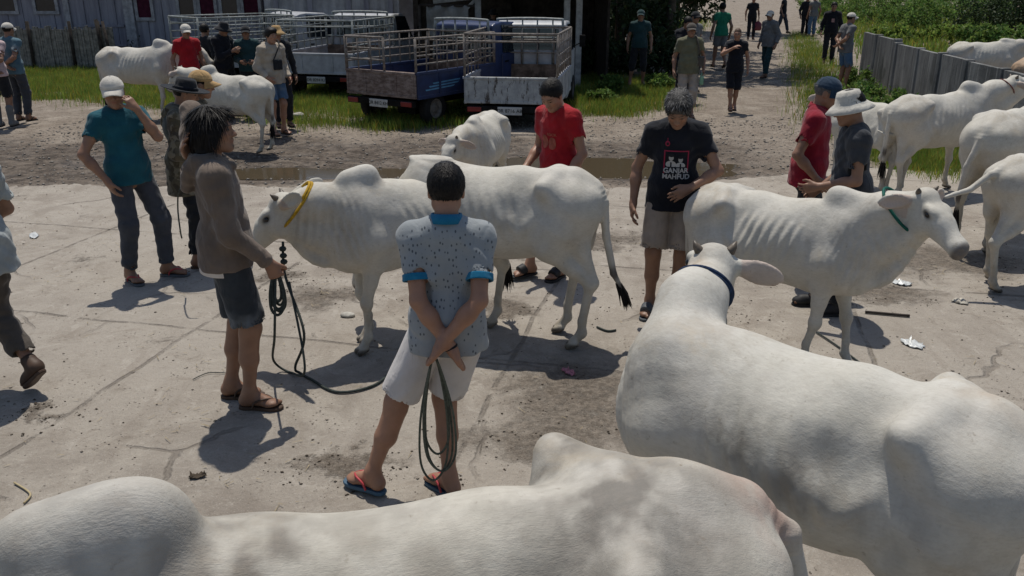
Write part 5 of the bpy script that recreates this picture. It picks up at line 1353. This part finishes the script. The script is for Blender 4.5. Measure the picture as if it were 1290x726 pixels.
# 2 man in brown hoodie
r2, i2 = per('long haired man in a brown hoodie and dark denim shorts, hand behind his neck', (309, 508), 20, h=1.75, tone='mid', lean=(-2, 0), head=(16, -2, 0), fL=(-.10, -.06, -18), fR=(.08, .03, -24), liftL=.0,
     wR=(.19, .20, .90), eR=(.4, -1, -.1), hR=((.0, .35, -.9), (-1, .2, 0), (0, 1, 0.3)), wL=(-.06, -.14, 1.46), eL=(-1, .6, .3), hL=((.55, -.1, .55), (0, 1, .2), (0, .2, 1)), curl=(.25, .95),
     topm=C['brownh'], sleeve=1.93, loose=1.1, hem=.86, wide=1.07, hood=True, bottom='shorts', botm=C['denimb'], leg=.46, legloose=2.0, shoes='flipflop', shoem=SBR, hair='long', vox=.0068, eyes=True, top='hoodie', facehair=True, group='people around the white cows in front')
m = MB(); pz = i2['pel']; m.lathe([(.152, -.005), (.160, -.002), (.160, .045), (.150, .05)], 30, 1.12, .88, Matrix.Translation((pz[0], pz[1] - .015, .835))); m.build('undershirt_hem', C['whites'], r2, True)
# 3 teal T-shirt
r3, i3 = per('man in a teal T-shirt and off-white cap rubbing his face with one hand', (183, 351), 318, h=1.69, tone='mid', lean=(-1, 2), head=(28, 8, 0), fL=(-.17, .08, 42), fR=(.12, .0, 0), drop=.01,
     wR=(.225, .10, .90), eR=(1, -.35, 0), hR=((-.2, .3, -.8), (-1, 0, 0), (0, 1, 0)), wL=(-.05, .20, 1.445), eL=(-.45, .5, -1), hL=((.42, -.30, .8), (.3, -1, 0), (1, 0, .2)), curl=(.4, .3),
     topm=C['teal'], sleeve=.62, loose=.9, hem=.84, botm=C['greyt'], leg=.98, legloose=.8, shoes='flipflop', shoem=SG, strapm=SR, hair='cap', vox=.0082, eyes=True, top='t_shirt', group='people around the white cows in front')
hat_cap(r3, i3['HD'], 1.0, C['cap'], tilt=2)
# 4 camouflage jacket
r4, i4 = per('man in a brown camouflage jacket and black brimmed hat behind the hoodie', (250, 334), 10, h=1.62, tone='mid', lean=(4, 0), head=(0, 10, 0), topm=C['camo'], sleeve=1.9, loose=1.5, hem=.70, botm=C['dark'], leg=.98, legloose=1.3, shoes='slide', shoem=SBR, hair='cap', vox=.009, hood=True, top='jacket', wR=(.20, .22, 1.0), eyes=True, group='people around the white cows in front')
hat_brim(r4, i4['HD'], C['dark'], 'brim', C['black'])
m = sobj('vest', [ell(i4['up'](0, -.02, .36), (.19, .145, .20), k=.02), sub(ell(i4['up'](0, .16, .38), (.13, .13, .28)), .03), sub(ell(i4['up'](.24, 0, .33), (.06, .12, .16)), .02), sub(ell(i4['up'](-.24, 0, .33), (.06, .12, .16)), .02)], .01, m_cloth('grey_green_vest', (.07, .085, .08)), r4, lambda P: .006 * sn(P, 5, 2))
r4b, i4b = per('man in a tan cap mostly hidden behind the hoodie and the black hat', (271, 322), 15, h=1.66, tone='mid', topm=C['camo'], sleeve=.6, botm=C['denim'], shoes='boot', shoem=C['black'], strapm=C['black'], hair='cap', vox=.011, head=(0, 8, 0), group='people around the white cows in front')
hat_cap(r4b, i4b['HD'], 1.0, C['tan'])
# 5 black T-shirt with print
r5, i5 = per('grey haired man in a printed black T-shirt and beige cargo shorts looking down', (838, 396), 262, h=1.71, tone='mid', lean=(5, 0), head=(6, 34, 0), fL=(-.07, .03, 10), fR=(.12, .00, -16),
     wR=(.28, .04, .86), eR=(.5, -.8, 0), wL=(-.10, .24, 1.03), eL=(-1, -.5, 0), hL=((.75, .35, -.35), (-.1, -1, -.2), (.3, 0, 1)), curl=(.3, .35),
     topm=C['black'], sleeve=.68, loose=1.05, hem=.83, bottom='cargo_shorts', botm=C['beige'], leg=.46, legloose=2.1, shoes='slide', shoem=SG, hair='mop', haircol=(.022, .021, .021), grey=.36, vox=.0078, eyes=True, top='t_shirt', wide=.95, group='people around the white cows in front')
# 6 red T-shirt
r6, i6 = per('man in a red T-shirt looking down behind the lowered cow', (702, 347), 222, h=1.68, tone='tan', lean=(5, 0), head=(-14, 30, 0), fL=(-.06, .03, 10), fR=(.12, .22, -10), wR=(.18, .22, .95), wL=(-.22, .16, .90), topm=C['red'], sleeve=.66, loose=1.1, bottom='shorts', botm=C['greyt'], leg=.46, legloose=1.8, shoes='slide', hair='short', vox=.0085, eyes=True, top='t_shirt', group='people around the white cows in front')
# 7 man walking out at the left edge
r7, i7 = per('man in a pale blue shirt and brown trousers walking out at the left edge', (10, 494), 152, h=1.66, tone='mid', lean=(5, 0), fL=(-.08, .22, 0), fR=(.08, -.16, 0), liftR=.10, wR=(.12, .26, 1.0), eR=(1, -.6, 0), topm=C['paleb'], sleeve=.75, loose=1.6, hem=.80, botm=C['brownt'], leg=.93, legloose=1.3, shoes='shoe', shoem=SBR, strapm=SBR, hair='short', vox=.0085, group='people around the white cows in front')
# 27, 28 two men behind the walking cow
r27, i27 = per('man in a dark red polo shirt and navy cap behind the walking cow', (1003, 352), 338, h=1.68, tone='mid', lean=(3, 0), head=(8, 10, 0), topm=C['maroon'], sleeve=.68, loose=1.15, hem=.84, botm=C['dark'], hair='cap', haircol=(.12, .12, .12), vox=.0088, collar=C['maroon'], top='polo_shirt', wR=(.22, .08, .92), eyes=True, group='people around the white cows in front')
hat_cap(r27, i27['HD'], 1.0, C['navy'])
r28, i28 = per('man in a charcoal shirt and white bucket hat, his back half turned', (1050, 392), 172, h=1.66, tone='mid', lean=(4, 0), head=(-4, 12, 0), fL=(-.10, .0, 0), fR=(.10, .12, 0), topm=C['charc'], sleeve=.72, loose=1.35, hem=.82, botm=C['dark'], shoes='shoe', hair='short', vox=.0088, wL=(-.14, .26, 1.02), eL=(-.4, -1, -.3), wR=(.18, .18, .94), eR=(.5, -1, -.3), top='shirt', eyes=True, group='people around the white cows in front')
hat_brim(r28, i28['HD'], C['cap'], 'bucket')

# ---- farther people
def far(label, foot, face, cap=None, hat=None, bandm=None, **k):
    k.setdefault('vox', .0125); k.setdefault('tone', 'mid'); r, i = per(label, foot, face, **k)
    if cap: hat_cap(r, i['HD'], 1.02, C[cap])
    if hat: hat_brim(r, i['HD'], C[hat], 'bucket')
    return r, i
HN = dict(group='people in the background of the market')
far('man in a pale pink shirt with hands behind his back at the left edge', (8, 160), 100, cap='dark', h=1.68, topm=C['pink'], sleeve=.7, hem=.86, botm=C['dark'], leg=.5, legloose=1.6, shoes='boot', strapm=C['greyc'], wL=(.05, -.19, .98), wR=(-.04, -.2, 1.02), eL=(-1, -.3, 0), eR=(1, -.3, 0), hair='cap', **HN)
far('man in a blue denim shirt and white cap facing away at the left edge', (30, 153), 80, cap='cap', h=1.68, topm=C['denims'], sleeve=.72, hem=.84, botm=C['greyt'], wL=(.03, -.18, .98), wR=(-.04, -.19, 1.0), eL=(-1, -.3, 0), eR=(1, -.3, 0), hair='cap', **HN)
far('man in a red shirt and pale cap next to the far left white cow', (247, 152), 308, cap='cap', h=1.66, topm=C['red'], sleeve=.7, botm=C['khaki'], hair='cap', head=(8, 8, 0), **HN)
far('man in a black jacket standing behind the red shirt at the left', (268, 140), 70, h=1.6, topm=C['dark'], sleeve=1.9, botm=C['dark'], hair='short', **HN)
far('man in a black bucket hat and black shirt looking at his phone', (290, 147), 335, hat='dark', h=1.68, topm=C['black'], sleeve=1.9, loose=1.3, botm=C['dark'], wL=(-.08, .26, 1.18), wR=(.06, .28, 1.20), hair='cap', head=(0, 16, 0), **HN)
far('man in a black cap and dark teal shirt beside the bucket hat', (320, 146), 285, cap='dark', h=1.60, topm=C['dteal'], sleeve=1.85, botm=C['dark'], hair='cap', wL=(-.1, .22, 1.05), wR=(.12, .22, 1.05), **HN)
r13, i13 = far('young man in a cream hoodie and denim shorts with a small black bag', (351, 170), 318, h=1.67, tone='tan', topm=C['cream'], sleeve=1.9, loose=1.6, hem=.84, hood=True, bottom='shorts', botm=C['denim'], leg=.42, legloose=1.8, hair='mop', vox=.011, top='hoodie', wL=(-.22, .12, .92), wR=(.19, .14, .95), **HN)
m = MB(); up = i13['up']; m.box(-.085, .145, 1.06, .085, .185, 1.22, ch=.02); b = m.build('shoulder_bag', C['dark'], r13); m = MB(); m.tube(bez([(.08, .16, 1.2), (.0, .155, 1.33), (-.10, .10, 1.45), (-.13, -.02, 1.51), (-.05, -.14, 1.40)], 6), .010, 6); m.build('bag_strap', C['dark'], b, True)
far('man in a tan bucket hat hidden behind the cream hoodie', (358, 160), 300, hat='tan', h=1.66, topm=C['dark'], sleeve=1.9, botm=C['dark'], hair='cap', **HN)
far('man in a dark hat standing in the shed behind the grey truck', (622, 96), 270, hat='dark', h=1.66, topm=C['dark'], botm=C['dark'], hair='cap', **HN)
far('man in dark clothes and rolled trousers standing in the shade of the tree', (803, 108), 262, cap='dteal', h=1.72, topm=C['dteal'], sleeve=.7, botm=C['dark'], leg=.72, shoes='none', fL=(-.12, 0, 8), fR=(.18, .05, -8), hair='cap', **HN)
r16, i16 = far('man in a khaki T-shirt and brown cap carrying a green bottle', (863, 149), 268, cap='brownt', h=1.66, topm=C['khaki'], sleeve=.75, loose=1.4, hem=.82, botm=C['beige'], leg=.8, legloose=1.4, hair='cap', vox=.011, fat=1.1, wL=(-.27, .05, .90), **HN)
m = MB(); m.box(-.16, -.08, .95, -.235, .10, 1.12, ch=.02); b = m.build('shoulder_bag', C['brownt'], r16); m = MB(); m.tube([(-.19, .02, 1.12), (-.15, .13, 1.25), (-.10, .10, 1.45), (-.09, 0, 1.49)], .012, 6); m.build('bag_strap', C['brownt'], b, True)
far('man in a black T-shirt with folded arms behind the khaki shirt', (858, 126), 285, h=1.68, topm=C['black'], sleeve=.72, botm=C['dark'], wL=(.06, .22, 1.15), wR=(-.06, .24, 1.18), eL=(-1, 0, -.4), eR=(1, 0, -.4), hair='short', head=(0, 22, 0), **HN)
far('man in a grey shirt and dark cap half hidden behind the folded arms', (868, 116), 300, cap='dark', h=1.72, topm=C['greyc'], sleeve=.7, botm=C['dark'], hair='cap', **HN)
far('man in a green T-shirt and grey shorts walking up the path', (905, 86), 100, h=1.76, topm=C['green'], sleeve=.6, bottom='shorts', botm=C['greyc'], leg=.42, legloose=1.8, fL=(-.08, .18, 0), fR=(.10, -.18, 0), liftR=.05, hair='short', vox=.015, **HN)
far('person with a shaven head in black shirt and shorts walking down the path', (921, 139), 262, h=1.52, tone='tan', topm=C['black'], sleeve=.6, hem=.80, bottom='shorts', botm=C['black'], leg=.55, legloose=1.6, hair='buzz', haircol=(.12, .075, .05), wR=(.08, .24, 1.32), eR=(1, 0, -.7), fR=(.04, .10, 0), fL=(-.06, -.04, 0), head=(10, 0, 0), **HN)
far('man in a grey-brown shirt, white cap and dark jeans walking on the path', (964, 98), 215, cap='cap', h=1.64, topm=C['greyc'], sleeve=1.8, loose=1.6, hem=.80, botm=C['dteal'], fL=(-.08, .12, 0), fR=(.08, -.1, 0), hair='cap', vox=.015, **HN)
r22, i22 = far('person in black carrying a dark red bag high up the path', (945, 50), 265, h=1.70, topm=C['black'], sleeve=.7, botm=C['black'], hair='short', vox=.02, **HN)
far('man in dark grey trousers striding at the top of the path', (984, 43), 330, h=1.74, topm=C['dark'], botm=C['greyt'], fL=(-.1, .25, 0), fR=(.1, -.22, 0), hair='short', vox=.02, **HN)
far('person in a dark jacket at the far end of the path verge', (1012, 46), 280, h=1.70, topm=C['dark'], sleeve=1.8, botm=C['dark'], hair='short', vox=.02, **HN)
far('person in blue jeans at the far end of the path verge', (1022, 47), 100, h=1.72, topm=C['greyc'], botm=C['denim'], hair='short', vox=.02, **HN)
r25, i25 = far('man in dark clothes with a pale print on his chest, on the verge', (1042, 80), 255, h=1.74, topm=C['black'], sleeve=1.7, loose=1.3, botm=C['dark'], hair='short', vox=.015, **HN)
far('man in a grey shirt and blue shorts, hands behind his back, on the verge', (1059, 113), 15, cap='cap', h=1.68, topm=C['greyc'], sleeve=.7, hem=.84, bottom='shorts', botm=C['denim'], leg=.48, legloose=1.6, wL=(.05, -.2, .98), wR=(-.04, -.2, 1.0), eL=(-1, -.3, 0), eR=(1, -.3, 0), hair='cap', vox=.014, **HN)

# ---- prints on the T-shirts, laid on the cloth
def decal(name, tris2d, shirt, root, z0, x0, mat, off=.004, yaw=0.0):
    """tris2d: (verts [(x,z)], faces); dropped onto the front of the shirt"""
    me = shirt.data; vs = np.empty(len(me.vertices) * 3, np.float32); me.vertices.foreach_get('co', vs); vs = vs.reshape(-1, 3)
    bv = BVHTree.FromPolygons([tuple(map(float, v)) for v in vs], [tuple(p.vertices) for p in me.polygons]); out = []
    for x, z in tris2d[0]:
        o = Vector((x0 + x, 1.0, z0 + z)); h = bv.ray_cast(o, Vector((0, -1, 0)))
        out.append(tuple((h[0] + Vector((0, off, 0))) if h[0] else (o.x, .14, o.z)))
    m = MB(); m.add(out, tris2d[1]); return m.build(name, mat, shirt)
def dense_rect(x0, z0, x1, z1, n=8):
    v = []; f = []; nx = max(1, int(abs(x1 - x0) / .012)); nz = max(1, int(abs(z1 - z0) / .012))
    for i in range(nx + 1):
        for j in range(nz + 1): v.append((x0 + (x1 - x0) * i / nx, z0 + (z1 - z0) * j / nz))
    for i in range(nx):
        for j in range(nz): k = i * (nz + 1) + j; f.append((k, k + 1, k + nz + 2, k + nz + 1))
    return v, f
def join2(*a):
    v = []; f = []
    for p, q in a: n = len(v); v += p; f += [tuple(i + n for i in t) for t in q]
    return v, f
def text2d(s, size, cx, cz):
    c = bpy.data.curves.new('t', 'FONT'); c.body = s; c.size = size; c.align_x = 'CENTER'; c.align_y = 'CENTER'; c.offset = size * .035; c.resolution_u = 3
    o = bpy.data.objects.new('t', c); COL.objects.link(o); dg = bpy.context.evaluated_depsgraph_get(); me = bpy.data.meshes.new_from_object(o.evaluated_get(dg)); bpy.data.objects.remove(o)
    return [(-v.co.x + cx, v.co.y + cz) for v in me.vertices], [tuple(p.vertices) for p in me.polygons]
def disc2(cx, cz, rx, rz, n=16, z0=None):
    v = [(cx, cz)] + [(cx + rx * math.cos(2 * math.pi * i / n), max(cz + rz * math.sin(2 * math.pi * i / n), z0 if z0 is not None else -9)) for i in range(n)]
    return v, [(0, 1 + i, 1 + (i + 1) % n) for i in range(n)]
PM = m_plain('faded_white_print', (.42, .40, .38), .8, .1, .2); PR = m_plain('dull_red_print', (.30, .03, .06), .8, .1, .2); PG = m_plain('grey_print', (.16, .15, .15), .8, .1, .3); PK = m_plain('black_print', (.02, .02, .025), .8, .1, .2)
sh5 = i5['parts']['top']; S5 = (1.165, -.0)
decal('print_frame', join2(dense_rect(-.085, .095, .085, .103), dense_rect(-.085, -.05, -.077, .103), dense_rect(.077, -.06, .085, .103)), sh5, r5, *S5, PR)
decal('print_portrait', join2(disc2(.035, .052, .017, .022), disc2(.035, .004, .036, .026, z0=-.012), disc2(-.030, .040, .016, .021), disc2(-.030, -.004, .034, .024, z0=-.012)), sh5, r5, *S5, PM)
decal('print_hair', join2(disc2(.035, .070, .021, .013), disc2(-.030, .057, .021, .012), dense_rect(.030, -.02, .040, .02), dense_rect(-.036, -.03, -.026, .01)), sh5, r5, *S5, PK, .0055)
decal('print_text', join2(text2d('GANJAR', .046, 0, -.038), text2d('MAHFUD', .046, -.004, -.080)), sh5, r5, *S5, PM, .007)
decal('chest_badge', join2(dense_rect(.058, .155, .072, .165), disc2(.065, .15, .016, .019), dense_rect(.063, .168, .067, .188)), sh5, r5, *S5, PR)
decal('badge_dot', disc2(.065, .148, .009, .010), sh5, r5, *S5, PK, .006)
sh6 = i6['parts']['top']
decal('print', join2(disc2(.035, .03, .040, .055), disc2(-.045, .02, .035, .050), text2d('ROCK', .03, -.04, .09)), sh6, r6, 1.15, 0, m_plain('faded_tan_print', (.34, .10, .07), .8, .1, .4, 20))
decal('chest_print', join2(dense_rect(-.05, -.04, .03, .06)), i25['parts']['top'], r25, 1.2, 0, m_plain('pale_red_print', (.40, .25, .25), .8, .1, .4))

# ============================================================ THINGS IN HAND AND ON THE GROUND
def rope(name, label, pts, r, mat, cat='rope', group=None, n=10):
    m = MB(); o = None; P = bez(pts, n); c = P[0].copy(); m.tube([p - c for p in P], r, 8); o = m.build(name, mat, None, True); o.location = c; tag(o, label, cat, group); return o
# lead rope from the yellow neck rope to the hoodie man's hand and on over the ground to the young man
hk = i2['HK'][1]; hand2 = world(r2, hk['grip'])
thr = world(cC, iC['throat'] * 1.0); thr = thr + Vector((0, -.10, -.05))
g1 = at(392, 478, .012); g2 = at(425, 494, .012); g3 = at(470, 486, .012)
hk1 = i1['HK'][1]; hand1 = world(r1, hk1['grip'])
rope('lead_rope', 'long dark rope from the yellow neck rope along the ground towards the polo shirt', [thr, thr + Vector((0, -.02, -.22)), at(383, 420, .35), at(372, 462, .06), at(378, 470, .012), g1, g2, g3, at(505, 462, .012), at(560, 448, .012)], .0085, ROPED)
m = MB(); k0 = thr + Vector((0, -.02, -.04))
for dz in (0, -.045, -.085): m.lathe([(0, -.02), (.018, -.012), (.024, 0), (.018, .012), (0, .02)], 10, M=Matrix.Translation((0, 0, dz)))
o = m.build('rope_knot', ROPED, None, True); o.location = k0; tag(o, 'dark knots in the rope just under the yellow neck rope', 'knot')
def coil(label, c, w, h, loops, r, mat, seed, side=(1, 0, 0), name='rope_coil'):
    rr = random.Random(seed); s = Vector(side).normalized(); pts = []; c = Vector(c)
    for l in range(loops):
        ww = w * rr.uniform(.55, 1.05); hh = h * rr.uniform(.72, 1.05); sk = rr.uniform(-.25, .25) * w; y = Vector((-s.y, s.x, 0)) * rr.uniform(-.02, .02)
        for k in range(8):
            a = 2 * math.pi * k / 8; u = (1 - math.cos(a)) / 2
            pts.append(s * (math.sin(a) * ww * (.35 + .65 * u) + sk * u) + Vector((0, 0, -hh * u)) + y)
    m = MB(); m.tube(bez(pts, 6), r, 7); o = m.build(name, mat, None, True); o.location = c; tag(o, label, 'rope', 'ropes hanging coiled from a hand'); return o
coil('coil of dark rope in the right hand of the hoodie man', hand2 + Vector((0, -.01, .03)), .05, .26, 6, .0085, ROPED, 2, (1, .2, 0))
coil('green-grey rope hanging in long loops from the clasped hands of the young man', hand1 + Vector((.01, -.02, .0)), .10, .62, 4, .0055, m_plain('olive_grey_rope', (.10, .11, .085), .8, .2, .4, 60), 5, (1, .1, 0))
rope('rope_end', 'loose rope end reaching down from the hoodie man\'s coil', [hand2 + Vector((.0, -.02, .0)), hand2 + Vector((-.03, -.05, -.35)), at(345, 455, .1), at(368, 470, .013), at(384, 462, .2), thr + Vector((.03, -.05, -.25))], .0075, ROPED)
p4 = world(r4, i4['HK'][-1]['w']); p = at(228, 300, .35)
rope('thin_cord', 'thin cord hanging beside the camouflage jacket', [at(238, 232, .95), at(226, 240, .90), at(224, 262, .72), at(227, 290, .55), at(229, 300, .45)], .006, ROPED, 'cord')
rope('tether', 'thin rope lying on the concrete by the walking cow', [at(1028, 418, .012), at(1055, 436, .012), at(1090, 462, .012), at(1122, 485, .012)], .006, ROPED)
rope('dropped_cord', 'short thin cord on the ground behind the hind hooves of the lowered cow', [at(752, 412, .01), at(765, 417, .01), at(776, 416, .01)], .008, ROPED, 'cord')
rope('stick', 'dark straight stick lying on the concrete at the right', [at(1090, 393, .014), at(1146, 398, .014)], .011, SHADE, 'stick')
rope('twig', 'thin bent straw on the ground at the lower left', [at(18, 608, .01), at(38, 622, .01), at(30, 634, .01)], .005, m_plain('straw', (.40, .33, .20), .8, .1, .3), 'straw')
rope('curl_of_wire', 'thin curl of wire beside the feet of the hoodie man', [at(243, 478, .01), at(262, 470, .01), at(286, 470, .01)], .003, ROPED, 'wire')
# bottle and bag in hands
hb = world(r16, i16['HK'][-1]['grip']); m = MB(); m.lathe([(0, -.20), (.032, -.20), (.036, -.18), (.036, -.06), (.030, -.03), (.013, -.01), (.013, .01)], 16)
o = m.build('bottle_body', m_plain('green_tinted_plastic', (.18, .36, .24), .15, .6, .1), None, True); bt = empty('bottle', hb); tag(bt, 'green plastic bottle held by the man in the khaki T-shirt', 'bottle'); o.parent = bt
m = MB(); m.lathe([(0, .03), (.016, .03), (.016, .008), (.014, .006)], 12); m.build('cap', C['whites'], bt, True)
hb = world(r22, i22['HK'][-1]['grip']); bg_ = empty('carrier_bag', hb); tag(bg_, 'dark red carrier bag in the hand of the person in black up the path', 'bag')
m = MB(); m.lathe([(0, -.42), (.13, -.42), (.17, -.36), (.16, -.15), (.05, -.05), (.02, -.04), (0, -.04)], 14, 1, .5); m.build('bag_body', m_plain('dark_red_plastic', (.13, .015, .03), .4, .4, .3), bg_, True); m = MB(); m.tube(bez([(-.05, 0, -.07), (-.03, 0, .0), (.03, 0, 0), (.05, 0, -.07)], 5), .008, 6); m.build('bag_handle', m_plain('dark_red_plastic', (.13, .015, .03)), bg_, True)

# litter, stones, dung
def scrap(label, px, py, w, d, mat, seed, name='plastic_scrap', cat='litter', hgt=.02):
    p = at(px, py); r = np.random.RandomState(seed); n = 9; X, Y = np.meshgrid(np.linspace(-1, 1, n), np.linspace(-1, 1, n), indexing='ij')
    Rr = np.sqrt(X ** 2 + Y ** 2); q = 1 / np.maximum(np.maximum(abs(X), abs(Y)) / np.maximum(Rr, 1e-6), .1); q = np.where(Rr > 0, 1 / np.maximum(q, 1), 1)
    Q = np.stack([X * q * w / 2 * (1 + .2 * r.uniform(-1, 1, X.shape)), Y * q * d / 2 * (1 + .2 * r.uniform(-1, 1, X.shape)), .006 + hgt * np.abs(r.normal(size=X.shape)) * (1 - .5 * Rr)], -1).reshape(-1, 3)
    i = np.arange(n - 1)[:, None] * n + np.arange(n - 1)[None]; F = np.stack([i, i + n, i + n + 1, i + 1], -1).reshape(-1, 4)
    o = link(name, np_mesh(name, Q, F), mat, None, True); o.location = p; o.rotation_euler.z = r.uniform(0, 3); md = o.modifiers.new('s', 'SOLIDIFY'); md.thickness = .003; tag(o, label, cat); return o
PLA = m_plain('crumpled_clear_plastic', (.55, .57, .57), .25, .5, .2, 20, .004); PAP = m_plain('dirty_paper', (.45, .42, .36), .8, .2, .3, 20, .003)
scrap('crumpled clear plastic bag left of the dark stick', 1137, 358, .16, .12, PLA, 1, 'plastic_bag')
scrap('flattened clear plastic cup below the dark stick', 1150, 435, .12, .17, PLA, 2, 'plastic_cup')
scrap('dirty paper scrap right of the dark stick', 1209, 381, .13, .10, PAP, 3, 'paper_scrap')
scrap('pale flat wrapper on the concrete left of the teal T-shirt', 43, 298, .20, .08, PLA, 4, 'wrapper')
scrap('tiny pink wrapper on the mud right of the polo shirt', 716, 470, .12, .06, m_plain('pink_wrapper', (.5, .2, .26), .5, .3), 5, 'wrapper')
scrap('dry curled leaf on the ground in front of the humped foreground cow', 249, 602, .09, .04, BARK, 6, 'dry_leaf', 'leaf')
scrap('crushed white wrapper on the verge by the red parasite weeds at the wall'.replace('red parasite ', ''), 1090, 236, .15, .12, PLA, 7, 'wrapper')
def stone(label, px, py, rx, ry, rz, mat, seed):
    p = at(px, py); o = sobj('stone', [ell((0, 0, rz * .6), (rx, ry, rz), k=.01), plane((0, 0, 0), (0, 0, -1))], max(rx / 9, .006), mat, None, lambda P: .12 * rx * sn(P / rx * .1, 4, seed)); o.location = (p.x, p.y, 0); tag(o, label, 'stone'); return o
STN = m_plain('pale_stone', (.45, .43, .38), .85, .2, .3, 20, .004); DSTN = m_plain('dark_clod', (.10, .08, .06), .95, .1, .4, 25, .01)
stone('pale flat stone on the ground left of the front legs of the yellow roped cow', 438, 399, .055, .04, .022, STN, 1)
stone('small pale stone beyond the muddy band', 375, 148, .12, .09, .06, STN, 2)
stone('grey stone on the path edge beside the verge', 1040, 148, .14, .10, .07, STN, 3)
# loose gravel and dung crumbs: far too many to count
r = np.random.RandomState(5); n = 5500
ctrs = [at(a, b) for a, b, _, _ in MUD]; ci = r.randint(0, len(MUD), n); C0 = np.array([[c.x, c.y] for c in ctrs])[ci]; sp = np.array([[m_[2], m_[3]] for m_ in MUD])[ci]
XY = C0 + r.normal(size=(n, 2)) * sp * 1.0; XY = XY[(sn(np.c_[XY, 0 * XY[:, 0]], 2.2, 3) > -.05)]; k2 = 6000; XY2 = np.stack([r.uniform(-7, 8, k2), 1.5 + 9 * r.uniform(0, 1, k2) ** .8], 1); k3 = 16000; XY3 = np.stack([r.uniform(-8, 8, k3), r.uniform(10.3, 16, k3)], 1)
def pebbles(name, XY, smin, smax, mat, seed, zf):
    r = np.random.RandomState(seed); n = len(XY); b = np.array([(1, 0, 0), (-1, 0, 0), (0, 1, 0), (0, -1, 0), (0, 0, 1), (0, 0, -1)], float); f = np.array([(0, 2, 4), (2, 1, 4), (1, 3, 4), (3, 0, 4), (2, 0, 5), (1, 2, 5), (3, 1, 5), (0, 3, 5)])
    s = smin + (smax - smin) * r.uniform(0, 1, n) ** 4; V = b[None] * (s[:, None, None] * r.uniform(.6, 1.3, (n, 6, 1))) * np.array([1, 1, .6]); a = r.uniform(0, 6.28, n); ca, sa = np.cos(a)[:, None], np.sin(a)[:, None]
    V = np.stack([V[..., 0] * ca - V[..., 1] * sa, V[..., 0] * sa + V[..., 1] * ca, V[..., 2]], -1); V[..., 0] += XY[:, :1]; V[..., 1] += XY[:, 1:]; V[..., 2] += (zf + s * .25)[:, None]
    o = link(name, np_mesh(name, V.reshape(-1, 3), (np.arange(n)[:, None, None] * 6 + f[None]).reshape(-1, 3)), mat, None, False); tag(o, kind='stuff'); return o
pebbles('dung_crumbs', XY, .002, .011, DSTN, 1, np.zeros(len(XY)))
pebbles('grit', XY2, .002, .012, m_plain('mixed_grit', (.22, .19, .155), .9, .2, .4, 60), 2, np.zeros(k2))
pebbles('gravel', XY3, .004, .028, m_plain('gravel_stone', (.26, .235, .205), .9, .2, .5, 30), 3, gz(XY3[:, 0], XY3[:, 1]))

def flakes(name, XY, L, wd, mat, seed, z=.006):
    r = np.random.RandomState(seed); n = len(XY); a = r.uniform(0, 6.28, n); l = L * r.uniform(.3, 1.2, n); d = np.stack([np.cos(a) * l, np.sin(a) * l], 1); w = np.stack([-np.sin(a), np.cos(a)], 1) * wd; zz = z + r.uniform(0, .012, (n, 2))
    V = np.stack([np.c_[XY - w, zz[:, 0]], np.c_[XY + w, zz[:, 0]], np.c_[XY + d + w * .6, zz[:, 1]], np.c_[XY + d - w * .6, zz[:, 1]]], 1).reshape(-1, 3)
    o = link(name, np_mesh(name, V, np.arange(n)[:, None] * 4 + [0, 1, 2, 3]), mat, None, False); tag(o, kind='stuff'); return o
r = np.random.RandomState(11); C1 = np.stack([r.uniform(-6, 7, 60), r.uniform(2, 10, 60)], 1); P1_ = C1[r.randint(0, 60, 900)] + r.normal(size=(900, 2)) * .16
flakes('straw_litter', np.concatenate([P1_, np.stack([r.uniform(-7, 8, 500), r.uniform(1.5, 10.3, 500)], 1)]), .06, .0022, m_plain('dry_straw', (.33, .27, .17), .8, .1, .4, 30), 12)
